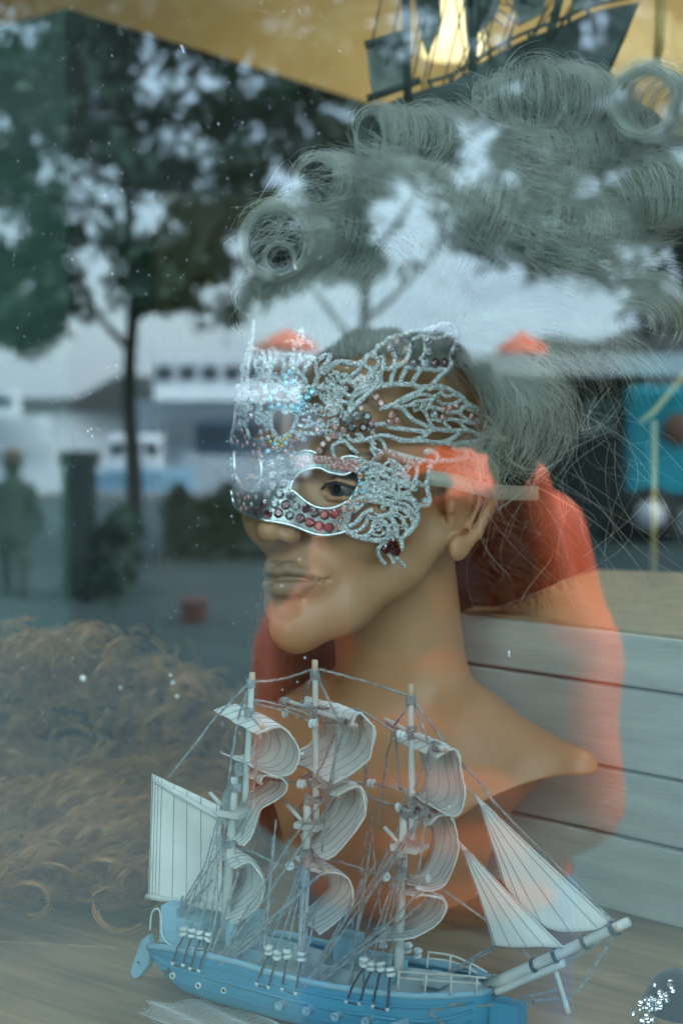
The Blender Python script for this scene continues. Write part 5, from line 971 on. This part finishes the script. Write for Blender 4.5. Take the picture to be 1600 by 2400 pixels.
# ---- fore and aft sails
def flat_sail(corners, bulge, cols, n1=18, n2=18, off=0.):
    (a, b, c, d) = [np.array(q, float) for q in corners]; G = []
    for i in range(n1):
        row = []
        for j in range(n2):
            u, v = i / (n1 - 1), j / (n2 - 1); q = a * (1 - u) * (1 - v) + b * u * (1 - v) + c * u * v + d * (1 - u) * v; row.append(SP(q[0], q[1], off + bulge * math.sin(u * np.pi) * math.sin(v * np.pi) + .0007 * math.sin(u * 11 + v * 5) + .0005 * math.sin(v * 13 - u * 4)))
        G.append(row)
    G = np.array(G); o = MB().grid(G).build('sail', M['canvas'], ship); so_ = o.modifiers.new('s', 'SOLIDIFY'); so_.thickness = .0007; so_.offset = 0
    for u in cols:
        j = u * (n1 - 1); a_ = int(min(j, n1 - 2)); q = G[a_] * (1 - (j - a_)) + G[a_ + 1] * (j - a_); MB().tube(q + N3 * .0006, .00017, 4).build('seam', M['rope2'], ship)
    return G
flat_sail([(357, 1814), (517, 1890), (521, 2122), (348, 2102)], -.006, (.02, .06, .10, .15, .33, .52, .72, .95))
def tri_sail(pts_out, apex, foot, rays, off, bul=.003):
    """triangular sail: apex, and a foot line sampled along its length"""
    F_ = spline(np.array(foot, float), 6); G = []
    for t in np.linspace(0, 1, 26):
        row = []
        for k, q in enumerate(F_):
            v = k / (len(F_) - 1); p = np.array(apex) * (1 - t) + q * t; sag = 10 * math.sin(t * np.pi); p = p + np.array([sag * (v - .5) * -.6 + (8 * math.sin(t * np.pi) * (v < .5)) * 0, 0]); row.append(SP(p[0], p[1], off + bul * math.sin(v * np.pi) * t))
        G.append(row)
    G = np.array(G); o = MB().grid(G).build('sail', M['canvas'], ship); so_ = o.modifiers.new('s', 'SOLIDIFY'); so_.thickness = .0007; so_.offset = 0
    for v in rays:
        j = v * (len(F_) - 1); a_ = int(min(j, len(F_) - 2)); q = (G[:, a_] * (1 - (j - a_)) + G[:, a_ + 1] * (j - a_))[2:]; MB().tube(q + N3 * .0006, .00017, 4).build('seam', M['rope2'], ship)
    MB().tube(G[-1, :] * .97 + G[-3, :] * .03 + N3 * .0006, .00017, 4).build('seam', M['rope2'], ship)
    n_f = 260; E = np.concatenate([G[:, 0], G[:, -1]]); ii = rng.integers(0, len(E) - 1, n_f); w_ = rng.uniform(0, 1, n_f)[:, None]; ii[ii == 25] = 24; p0 = E[ii] * (1 - w_) + E[ii + 1] * w_; dv = rng.normal(size=(n_f, 3)); dv /= np.linalg.norm(dv, axis=1)[:, None]
    strands(np.stack([p0 + dv * L for L in (0, .0006, .0013)], 1), .00022, 'frayed_edge', M['canvas'], ship)
tri_sail(None, (1113, 1862), [(1178, 2070), (1235, 2140), (1300, 2182), (1392, 2181), (1434, 2160)], (.03, .2, .4, .6, .8, .97), -.002)
tri_sail(None, (1076, 1972), [(1157, 2217), (1210, 2222), (1262, 2220), (1322, 2222)], (.03, .25, .5, .75, .97), .004)
spar(SP(365, 1831, .001), SP(536, 1931, .001), .0016, 'gaff'); spar(SP(344, 2100, .001), SP(522, 2130, .001), .0019, 'boom')
spar(SP(1142, 2312), SP(1472, 2160), .0033, 'bowsprit', 'spar', .0026); spar(SP(1150, 2330, .001), SP(1322, 2256, .001), .0023, 'bowsprit_support'); spar(SP(1302, 2278), SP(1331, 2373), .0014, 'striker'); MB().tube([SP(1326, 2358), SP(1332, 2375)], .0015, 8).build('striker_end', M['bare'], ship)
MB().tube([SP(1440, 2176), SP(1452, 2170)], .0028, 12).build('bare_band', M['bare'], ship)
# ---- railings on the fore deck
for off, posts, ra, rb_ in ((.024, [(934, 2276, 2325), (998, 2280, 2331), (1057, 2283, 2333), (1117, 2288, 2330)], [(930, 2277), (998, 2282), (1057, 2285), (1137, 2292)], [(932, 2291), (1000, 2297), (1060, 2301), (1125, 2306)]),
                            (-.020, [(1003, 2232, 2268), (1055, 2240, 2282), (1101, 2256, 2294), (1138, 2276, 2312)], [(1002, 2231), (1055, 2239), (1101, 2257), (1141, 2279)], [(1000, 2246), (1056, 2253), (1100, 2271), (1138, 2292)])):
    for (x, y0, y1) in posts: MB().tube([SP(x + 1, y0, off), SP(x - 3, y1, off)], .0007, 8).build('railing_post', M['spar'], ship)
    for r_ in (ra, rb_): MB().tube(spline(sps(r_, off), 4), .00062, 6).build('railing_bar', M['spar'], ship)
# ---- beads (deadeyes and blocks)
def torus(m, c, R_, r, ax_, n=16, k=8):
    ax_ = ax_ / np.linalg.norm(ax_); u = np.cross(ax_, [0.3, .1, 1.]); u /= np.linalg.norm(u); w_ = np.cross(ax_, u)
    m.grid([[c + (R_ + r * math.cos(b_)) * (math.cos(a) * u + math.sin(a) * w_) + r * math.sin(b_) * ax_ for b_ in np.linspace(0, 2 * np.pi, k, endpoint=False)] for a in np.linspace(0, 2 * np.pi, n, endpoint=False)], closed_u=True, closed_v=True)
PAIR = [(431, 2183, .022), (449, 2187, .022), (470, 2191, .022), (490, 2196, .022), (630, 2226, .027), (650, 2238, .027), (673, 2236, .027), (706, 2242, .027), (853, 2254, .027), (869, 2264, .027), (891, 2265, .027), (914, 2278, .027), (955, 2222, -.02), (978, 2234, -.02), (897, 2210, -.02)]
for (x, y, of) in PAIR:
    for d_ in (-6, 6):
        m = MB(); torus(m, SP(x + rng.normal() * .8, y + d_, of), .0016, .00125, ZV + rng.normal(0, .15, 3)); m.build('bead', M['bead'], ship)
for (x, y, of, ax_) in ((702, 1837, .008, U3), (711, 1838, .008, U3), (730, 1696, .012, U3), (738, 1696, .012, U3), (679, 2030, .015, N3 * .7 + U3), (904, 2055, .015, N3 * .7 + U3), (866, 1836, -.02, U3), (874, 1837, -.02, U3), (936, 1722, .01, U3), (945, 1726, .01, U3), (933, 1892, .008, U3), (668, 1672, -.01, U3), (1004, 2058, .01, U3)):
    m = MB(); torus(m, SP(x, y, of), .0016, .0013, ax_); m.build('block', M['bead'], ship)
# ---- ropes
fz = []
def rope(pts, r=.0007, dark=False, fuzz=1., sag=0.):
    p = np.array([SP(*(q if len(q) == 3 else (q[0], q[1], 0.))) for q in pts]); p = spline(p, 7) if len(p) > 2 else np.array([p[0] + (p[1] - p[0]) * t for t in np.linspace(0, 1, 14)])
    n = len(p); p[:, 2] -= sag * np.sin(np.linspace(0, np.pi, n)); p = p + rng.normal(0, .00018, p.shape) * np.sin(np.linspace(0, np.pi, n))[:, None]
    a = np.linspace(0, np.linalg.norm(p[-1] - p[0]) / .0042 * 2 * np.pi, max(24, int(np.linalg.norm(p[-1] - p[0]) / .0009))); s = np.linspace(0, n - 1.001, len(a)); i = s.astype(int); c = p[i] * (1 - (s - i))[:, None] + p[np.minimum(i + 1, n - 1)] * (s - i)[:, None]
    t = (p[-1] - p[0]) / (np.linalg.norm(p[-1] - p[0]) + 1e-9); u = np.cross(t, [.2, .3, 1]); u /= np.linalg.norm(u); w_ = np.cross(t, u); m = MB()
    for ph in (0, np.pi): m.tube(c + r * .5 * (np.cos(a + ph)[:, None] * u + np.sin(a + ph)[:, None] * w_), r * .62, 5)
    m.build('rope', M['rope2'] if dark else M['rope'], ship)
    nf = int(np.linalg.norm(p[-1] - p[0]) / .00035 * fuzz)
    if nf:
        s = rng.uniform(0, n - 1.001, nf); i = s.astype(int); c = p[i] * (1 - (s - i))[:, None] + p[i + 1] * (s - i)[:, None]; d1 = rng.normal(size=(nf, 3)); d1 /= np.linalg.norm(d1, axis=1)[:, None]; d2 = rng.normal(size=(nf, 3)); L = rng.uniform(.001, .0027, nf)[:, None]
        fz.append(np.stack([c, c + d1 * L * .5, c + d1 * L * .9 + d2 * .0004], 1))
O = OFF
R1 = [[(592,1598),(660,1592),(738,1566)], [(738,1566),(830,1590),(962,1632)], [(588,1596),(500,1690),(396,1822)], [(588,1600),(560,1680),(540,1800),(528,1900)], [(592,1650),(580,1760),(556,1830)],
 [(735,1580),(720,1610),(706,1652,-O*.6)], [(740,1580),(765,1630),(795,1692,O*.8)], [(960,1640),(945,1670),(923,1700,-O*.5)], [(964,1640),(985,1690),(1004,1742,O*.6)], [(966,1640),(1005,1690),(1045,1748)], [(1081,1790),(1130,1840),(1180,1905),(1436,2160)], [(1088,1842),(1110,1866)],
 [(592,1640),(640,1648),(720,1672),(732,1692)], [(592,1646),(650,1662),(690,1672),(728,1694)], [(745,1694),(770,1694),(792,1694,O*.8)], [(690,1655,-O*.5),(740,1656),(800,1664),(850,1668)], [(852,1668),(900,1700),(932,1718)], [(700,1655),(760,1660),(840,1662)],
 [(612,1826),(655,1828),(700,1836)], [(713,1840),(740,1846),(770,1862,O*.6)], [(755,1838),(820,1834),(862,1866),(930,1890)], [(790,1830),(866,1836,-.02),(930,1848)], [(858,1790),(856,1815),(849,1850)], [(945,1892),(970,1900),(1000,1912,O*.6)],
 [(795,1700,O),(786,1760,O),(778,1838,O)], [(792,1704,O),(760,1780,O*.7),(730,1840,O*.6)], [(808,1704,O),(784,1780,O),(770,1850,O)], [(765,1862,O*.7),(760,1930,O*.7),(754,1996,O*.7)], [(617,1706,O*.7),(601,1760,O*.7),(600,1812,O*.7)], [(600,1815,O*.7),(588,1880,O*.7),(566,1962,O*.7)],
 [(1008,1745,O),(1005,1810,O),(1000,1885,O)], [(1010,1745,O),(990,1800,O*.8),(970,1850,O*.6)], [(1001,1890,O),(990,1970,O),(980,2048,O)], [(925,1700,-O*.6),(905,1780,-O*.6),(896,1860,-O*.6),(885,1940,-O*.6)], [(926,1702,-O*.6),(932,1790,-O*.6),(935,1850,-O*.6)],
 [(563,1990),(600,2000),(650,2025),(676,2030,.015)], [(684,2031,.015),(720,2034),(760,2038,O*.6)], [(745,2010),(800,2020),(860,2042),(900,2054,.015)], [(908,2056,.015),(940,2060),(985,2080,O*.5)], [(640,1860,-.01),(700,1900,-.015),(735,1920)],
 [(1037,2086),(1100,2130),(1180,2190),(1245,2248)], [(1140,2290),(1190,2280),(1245,2256)], [(1436,2180),(1390,2215),(1322,2256),(1230,2300),(1150,2336)], [(1440,2182),(1420,2220),(1370,2300),(1331,2340)], [(1331,2340),(1260,2345),(1200,2355),(1060,2360,.02),(1005,2372,.026)], [(1304,2320),(1240,2335),(1170,2352),(1080,2352,.018),(1010,2366,.026)], [(1005,2372,.027),(1016,2384,.027),(1050,2410,.026)]]
for q in R1: rope(q)
for q in [(567,1965,O*.6,455,2215),(572,1830,.0,440,2180),(770,1870,O*.7,640,2050),(960,1860,O,830,2060)]: pass
FAN = {(356, 2233, .014): [(430,2100),(480,2030),(535,1960),(470,2090),(500,2060)], (474, 2305, .029): [(510,2130),(545,2080),(560,2040),(600,2130),(640,2110),(530,2020),(700,2110)], (515, 2262, .030): [(640,2180),(760,2040),(735,2060)],
       (608, 2325, .031): [(612,2130),(640,2010),(647,1920)], (701, 2335, .032): [(740,2130),(850,2060),(880,2020),(985,1912),(1010,2100),(905,2160),(720,2140),(990,2120)], (813, 2350, .032): [(838,2180),(850,2060),(868,1975)]}
for (x, y, o_), tg in FAN.items():
    for k, (a, b) in enumerate(tg): rope([(x + rng.normal() * 2, y, o_), ((x + a) / 2, (y + b) / 2 + 4, o_ * .75), (a, b, o_ * .45)], .00062)
for a, b in (((560,2030),(787,1866)), ((640,2300),(860,2040)), ((500,2260),(770,1868)), ((700,2320),(1000,1892)), ((760,2020),(944,1888)), ((700,2060),(1000,1765)) ): pass
for pts in ([(783,1868,O),(700,1990,O),(610,2120,O),(500,2256,O)], [(770,1862,O),(690,1960,O),(620,2070,O),(540,2190,O)], [(1000,1890,O),(930,1990,O),(820,2140,O),(704,2330,.032)], [(995,1905,O),(900,2050,O),(790,2200,O),(700,2325,.032)], [(760,2040,O),(660,2130,O),(540,2230,O),(476,2300,.03)], [(985,2090,O),(880,2190,O),(760,2280,O),(705,2334,.032)], [(955,1900),(910,1990),(870,2080),(835,2180)], [(950,1960),(900,2060),(860,2180)], [(640,2170,-.02),(700,2060,-.02),(722,1960)], [(1160,2215,-.01),(1090,2255,-.015),(1010,2300,-.02)], [(1160,2222,-.01),(1090,2262,-.015),(1020,2300,-.02)], [(860,1950,-.02),(840,2080,-.02),(815,2230,-.02)], [(640,1960,-.02),(630,2080,-.02),(600,2230,-.02)], [(868,1900,-.02),(880,2060,-.02),(900,2190,-.02)], [(735,1860),(700,1900,-.02),(665,2010,-.02)]): rope(pts, .0006)
for i, (x, y, of) in enumerate(PAIR[:12]):                        # shrouds above, chain plates below
    top = [(535, 1850), (722, 1990), (944, 2010)][i // 4]; rope([(x, y - 12, of), ((x + top[0]) / 2, (y + top[1]) / 2, of * .6), (top[0] + 4 * (i % 4) - 6, top[1], .003)], .00048)
CH = [(405, 2258, .029), (429, 2262, .03), (446, 2270, .031), (466, 2275, .031), (602, 2306, .0325), (629, 2314, .0325), (661, 2318, .0325), (693, 2328, .0325), (811, 2347, .0325), (842, 2352, .0325), (873, 2358, .0325), (907, 2366, .032)]
for i, (x, y, of) in enumerate(CH):
    px_, py_, po_ = PAIR[i]; rope([(px_, py_ + 12, po_), ((px_ + x) / 2, (py_ + y) / 2, of), (x, y, of)], .00075, dark=True, fuzz=.15)
    MB().sphere(SP(x, y, of), .0013, 10, 6).build('pin', M['bead'], ship)
    if i % 2 == 0: rope([(x, y + 2, of), ((x + CH[i + 1][0]) / 2, (y + CH[i + 1][1]) / 2 + 3, of), (CH[i + 1][0], CH[i + 1][1] + 2, of)], .0006, dark=True, fuzz=.1)
# whippings: thread wound round spars
def wind(px, py, off, r, h_, turns=7, dark=False, vert=True, axis=None):
    c = SP(px, py, off); ax_ = ZV if axis is None else axis / np.linalg.norm(axis); u = np.cross(ax_, [.3, .5, .1]); u /= np.linalg.norm(u); w_ = np.cross(ax_, u); a = np.linspace(0, turns * 2 * np.pi, turns * 12)
    m = MB(); m.tube(c + r * (np.cos(a)[:, None] * u + np.sin(a)[:, None] * w_) + ax_ * (np.linspace(-h_, h_, len(a)) + rng.normal(0, h_ * .12, len(a)))[:, None], .00055, 5); m.build('whipping', M['rope2'] if dark else M['rope'], ship)
    nf = 70; th = rng.uniform(0, 6.28, nf); p0 = c + r * (np.cos(th)[:, None] * u + np.sin(th)[:, None] * w_) + ax_ * rng.uniform(-h_, h_, nf)[:, None]; d1 = rng.normal(size=(nf, 3)) * .0012; fz.append(np.stack([p0, p0 + d1 * .6, p0 + d1 + rng.normal(0, .0004, (nf, 3))], 1))
for (x, y, r, h_) in ((588, 1602, .0025, .0022), (738, 1582, .0025, .0026), (962, 1640, .0026, .0026), (584, 1668, .0027, .003), (738, 1668, .0027, .0042), (964, 1716, .0028, .004), (564, 1804, .0035, .003), (557, 1842, .0048, .0022), (732, 1872, .0048, .0024), (736, 1830, .0030, .0024), (956, 1902, .0048, .0024), (966, 1876, .003, .003), (538, 1976, .0036, .0022), (718, 2000, .0036, .003), (941, 2042, .0036, .003)): wind(x, y, .001, r, h_)
bs = SP(1472, 2160) - SP(1142, 2312)
for (x, y, dk_) in ((1438, 2176, 1), (1372, 2208, 1), (1305, 2240, 1), (1254, 2263, 1), (1158, 2318, 1)): wind(x, y, 0, .0040, .0012, 3, True, axis=bs)
for (x, y, of, ya) in ((805, 1692, O, 3), (670, 1644, -O * .8, 3), (918, 1698, -O * .8, 6), (1022, 1748, O * .8, 6), (776, 1856, O * .5, 4), (1006, 1905, O * .5, 7)):
    fa, ne = YD[ya]; wind(x, y, of, .0021, .0035, 6, axis=SP(*ne, O) - SP(*fa, -O))
strands(np.concatenate(fz), .00030, 'thread_fuzz', M['rope'], ship)
# thin white loops at the stern
MB().tube(spline(sps([(352, 2180), (356, 2140), (370, 2130), (378, 2150), (380, 2190), (400, 2215), (440, 2222), (500, 2225)], .016), 6), .0006, 6).build('stern_line', M['bead'], ship)
# ---- net doily under the ship
nd = root('lace_doily', T(470, 2380), 'white net doily lying on the wooden shelf under the model ship', 'doily')
m = MB(); dc = T(500, 2400); ea, eb = .050, .024; eu = np.array([.86, -.5, 0]); ev = np.array([.5, .86, 0])
for k in np.linspace(-1, 1, 44):
    for (a1, b1, A1, B1) in ((eu, ev, ea, eb), (ev, eu, eb, ea)):
        if A1 == eb and False: pass
        w_ = math.sqrt(max(0, 1 - k * k)) * A1 * (1 + .08 * math.sin(k * 9)); q = np.array([dc + b1 * B1 * k + a1 * w_ * t + [0, 0, .0026 + .0012 * math.sin(t * 5 + k * 7)] for t in np.linspace(-1, 1, 9)])
        if w_ > .002: m.tube(q, .00012, 3)
m.build('netting', M['canvas'], nd, kind='stuff')
# ================================================================== OTHER THINGS IN THE WINDOW
M['brownhair'] = hair_mat('brown_curly_hair', (.75, .45, .19), (.12, .065, .03), ns=14)
bw = root('brown_wig', P(260, 2100, 1.42), 'dusty brown curly wig lying on the wooden shelf left of the model ship', 'wig')
Sx = SDF(P(-120, 2160, 1.46) + [-.05, -.12, -.02], P(620, 1440, 1.46) + [.05, .24, .02], .007)
for (x, y, Y, r) in ((60, 1640, 1.50, (.06, .05, .04)), (200, 1620, 1.50, (.06, .05, .035)), (350, 1680, 1.49, (.055, .05, .05)), (440, 1770, 1.48, (.045, .05, .06)), (330, 1930, 1.46, (.07, .05, .055)), (130, 2030, 1.45, (.08, .05, .045)), (430, 1950, 1.46, (.05, .05, .05)), (280, 2060, 1.44, (.07, .05, .03)), (10, 1900, 1.52, (.05, .04, .05))): Sx.ell(P(x, y, Y + .06), r, .03)
v, f = Sx.mesh(); mkobj('core', v, f, mat('brown_wig_core', (.075, .052, .036), .95, noise=.6, nscale=30), bw)
def curls(cent, n, m, parent, D0, rr=(18, 75), wd=.0007, name='curly_hair', K=12):
    k_ = TV / 1200; c = np.array(cent)[rng.integers(0, len(cent), n // 12)]; c = c + rng.normal(0, 1, c.shape) * np.array([44, 34]); g_ = rng.integers(0, len(c), n)
    R0 = rng.uniform(rr[0], rr[1], len(c)); A0 = rng.uniform(0, 6.28, len(c)); SP_ = rng.uniform(1.0, 3.6, len(c)) * rng.choice([-1, 1], len(c)); DD = np.minimum(D0, .358 / (k_ * np.maximum(c[:, 1] + R0 * .8 - 940, 1))) - .02 + rng.normal(0, .012, len(c)); t = np.linspace(0, 1, K)[None, :]
    R_ = (R0[g_] + rng.normal(0, 5, n))[:, None] * (1 - .25 * t); a = A0[g_][:, None] + rng.normal(0, .12, n)[:, None] + SP_[g_][:, None] * t
    X = c[g_, 0][:, None] + R_ * np.cos(a) + rng.normal(0, 3, (n, 1)); Y = c[g_, 1][:, None] + R_ * .8 * np.sin(a) + rng.normal(0, 3, (n, 1)); D = DD[g_][:, None] + .02 * np.sin(a * 1.3) + rng.normal(0, .002, (n, 1)) + 0 * X
    strands(np.stack([(X - 800) * k_ * D, D, CAMZ - (Y - 940) * k_ * D], 2), wd, name, m, parent)
cent = [(20, 1600), (90, 1560), (170, 1540), (240, 1560), (310, 1590), (380, 1620), (440, 1680), (470, 1760), (430, 1830), (370, 1800), (300, 1800), (240, 1860), (180, 1930), (120, 1980), (60, 2030), (20, 2060), (250, 1990), (320, 1960), (400, 1920), (470, 1900), (500, 1960), (430, 2010), (350, 2050), (260, 2050), (170, 2040), (90, 2050), (40, 1680), (10, 1760), (330, 1700), (490, 2010), (60, 1900), (160, 1860), (210, 1900), (290, 1880)]
curls(cent, 22000, M['brownhair'], bw, 1.50)
for (x, y, r) in ((195, 1590, .0030), (405, 1600, .0018), (283, 1612, .0014), (415, 1632, .0018), (400, 1583, .0014)): MB().sphere(P(x, y, 1.385), r, 14, 10).build('pearl', mat('pearl', (.85, .84, .8), .2), bw)
# black sequined piece at the lower right
sq = root('sequined_hat', P(1600, 2400, .97), 'black piece with glinting sequins in the bottom right corner on the shelf', 'hat')
S = SDF(P(1470, 2480, .97) + [0, -.06, 0], P(1800, 2240, .97) + [.02, .07, .02], .003)
S.ell(P(1605, 2400, .98), (.028, .03, .030), .01); S.ell(P(1580, 2340, .98), (.014, .02, .016), .012); S.ell(P(1640, 2460, .97), (.042, .035, .02), .01)
v, f = S.mesh(); mkobj('crown', v, f, mat('black_velvet', (.012, .014, .018), .8, bump=.5, bscale=500, sheen=.3), sq)
seq = mat('silver_sequin', (.8, .82, .85), .12, metal=.9)
c0s = P(1620, 2400, .98)
for i in range(75):
    t = rng.uniform(0, 1); x = 1500 + 75 * t ** 1.3 + rng.normal(0, 12); y = 2405 - 95 * t + rng.normal(0, 12)
    y = min(y, 2440); d_ = .952 + rng.normal(0, .002); p = P(x, y, d_); n_ = rng.normal(size=3) * .5 + np.array([-.3, -1, .4]); n_ /= np.linalg.norm(n_); u = np.cross(n_, [0, 0, 1.]); u /= np.linalg.norm(u); w_ = np.cross(n_, u); r = rng.uniform(.0009, .0019)
    m = MB(); m.grid([[p + n_ * h_ + q * (math.cos(a) * u + math.sin(a) * w_) for a in ang[::3]] for q, h_ in ((0, 0), (r * .7, .0001), (r, .0004))], closed_v=True); m.build('sequin', seq, sq)
# dark model ship hanging at the top right
hs = root('hanging_ship', P(1150, 120, 1.5), 'dark model sailing ship hung high at the top right against the lit ceiling', 'model ship')
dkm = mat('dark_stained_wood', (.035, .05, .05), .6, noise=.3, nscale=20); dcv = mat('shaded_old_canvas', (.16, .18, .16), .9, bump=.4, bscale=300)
HD = 1.50
top_ = [(866, 268), (930, 232), (1000, 208), (1060, 190), (1140, 140), (1222, 96), (1310, 62), (1390, 28), (1500, 4)]
bot_ = [(880, 285), (950, 300), (1040, 305), (1130, 300), (1230, 285), (1330, 255), (1410, 200), (1455, 110), (1497, 8)]
G = []
a_, b_ = spline(np.array(top_, float), 4), spline(np.array(bot_, float), 4)
for i in range(len(a_)):
    t = i / (len(a_) - 1); wd = .05 * math.sin(min(1, t * 1.15 + .12) * np.pi) ** .6 + .002; row = []
    for j in range(13):
        q = j / 12 * 2 - 1; s = 1 - abs(q); p = a_[i] * (1 - s ** .6) + b_[i] * s ** .6; row.append(P(p[0], p[1], HD + .05 + (wd * math.cos((1 - abs(q)) * np.pi / 2) ** .5 if s < 1 else 0) * (1 if q > 0 else -1)))
    G.append(row)
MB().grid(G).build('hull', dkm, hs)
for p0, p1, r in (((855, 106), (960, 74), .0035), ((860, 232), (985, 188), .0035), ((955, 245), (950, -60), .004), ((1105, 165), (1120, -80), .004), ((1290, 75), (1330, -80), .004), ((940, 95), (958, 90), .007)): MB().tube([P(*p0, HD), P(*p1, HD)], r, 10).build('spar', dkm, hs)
def hsail(cs, bul):
    G = []
    for u in np.linspace(0, 1, 12):
        G.append([P(*(np.array(cs[0]) * (1 - u) * (1 - v_) + np.array(cs[1]) * u * (1 - v_) + np.array(cs[2]) * u * v_ + np.array(cs[3]) * (1 - u) * v_), HD + bul * math.sin(u * np.pi) * math.sin(v_ * np.pi)) for v_ in np.linspace(0, 1, 12)])
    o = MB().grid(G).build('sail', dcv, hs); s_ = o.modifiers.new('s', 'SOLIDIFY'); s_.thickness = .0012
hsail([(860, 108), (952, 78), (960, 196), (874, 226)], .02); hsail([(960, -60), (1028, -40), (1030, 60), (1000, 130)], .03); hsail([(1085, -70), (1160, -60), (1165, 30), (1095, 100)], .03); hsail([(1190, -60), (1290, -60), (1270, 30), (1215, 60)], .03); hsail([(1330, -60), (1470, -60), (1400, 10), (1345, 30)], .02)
for i in range(26):
    x0 = rng.uniform(940, 1380); y0 = rng.uniform(-60, -10); tpt = rng.uniform(0, 1); p = a_[int(tpt * (len(a_) - 3))]; MB().tube([P(x0, y0, HD + rng.uniform(-.02, .02)), P(p[0] * .5 + x0 * .5, p[1], HD + .02)], .0008, 5).build('rigging', dkm, hs)
for x, y in ((870, 108), (905, 155), (965, 135), (958, 228)): MB().tube([P(x, y, HD - .002), P(x + 40, y - 190, HD - .002)], .0009, 5).build('rigging', dkm, hs)
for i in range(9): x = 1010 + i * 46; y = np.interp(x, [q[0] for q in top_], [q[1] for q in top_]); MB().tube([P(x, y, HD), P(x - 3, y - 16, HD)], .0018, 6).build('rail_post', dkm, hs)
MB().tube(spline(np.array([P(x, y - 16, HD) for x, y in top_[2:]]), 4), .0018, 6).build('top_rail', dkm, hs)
# dust and dried drops on the outside of the pane
dm = bpy.data.materials.new('dust'); dm.use_nodes = True; bb = dm.node_tree.nodes['Principled BSDF']; bb.inputs['Base Color'].default_value = (.8, .85, .83, 1); bb.inputs['Roughness'].default_value = .9; bb.inputs['Alpha'].default_value = .3
m = MB()
for i in range(1000):
    if i < 780: x, y = rng.uniform(0, 760), rng.uniform(0, 1) ** 1.15 * 1750
    else: x, y = rng.uniform(0, 1600), rng.uniform(0, 2400)
    r = min(rng.lognormal(-8.95, .42), .0004); d = ray(x, y); p = CAM + d * ((GD - .0012 - CAM @ GM) / (d @ GM)); el = rng.uniform(1, 2.2)
    if rng.uniform() < .9: el = rng.uniform(1, 1.4)
    m.add([p + GX * r * math.cos(a) + ZV * r * el * math.sin(a) for a in np.arange(7) * .8976], [list(range(7))])
m.build('dust', dm, pane, smooth=False, kind='stuff')
m = MB()
for (x, y, L, s_) in ((425, 105, 20, 7), (1192, 1525, 14, 0), (690, 620, 12, 4)):
    d = ray(x, y); p = CAM + d * ((GD - .0012 - CAM @ GM) / (d @ GM)); m.tube([p, p + GX * s_ * .0002 - ZV * L * .0002], .0002, 4)
m.build('dried_drop', dm, pane, smooth=False)
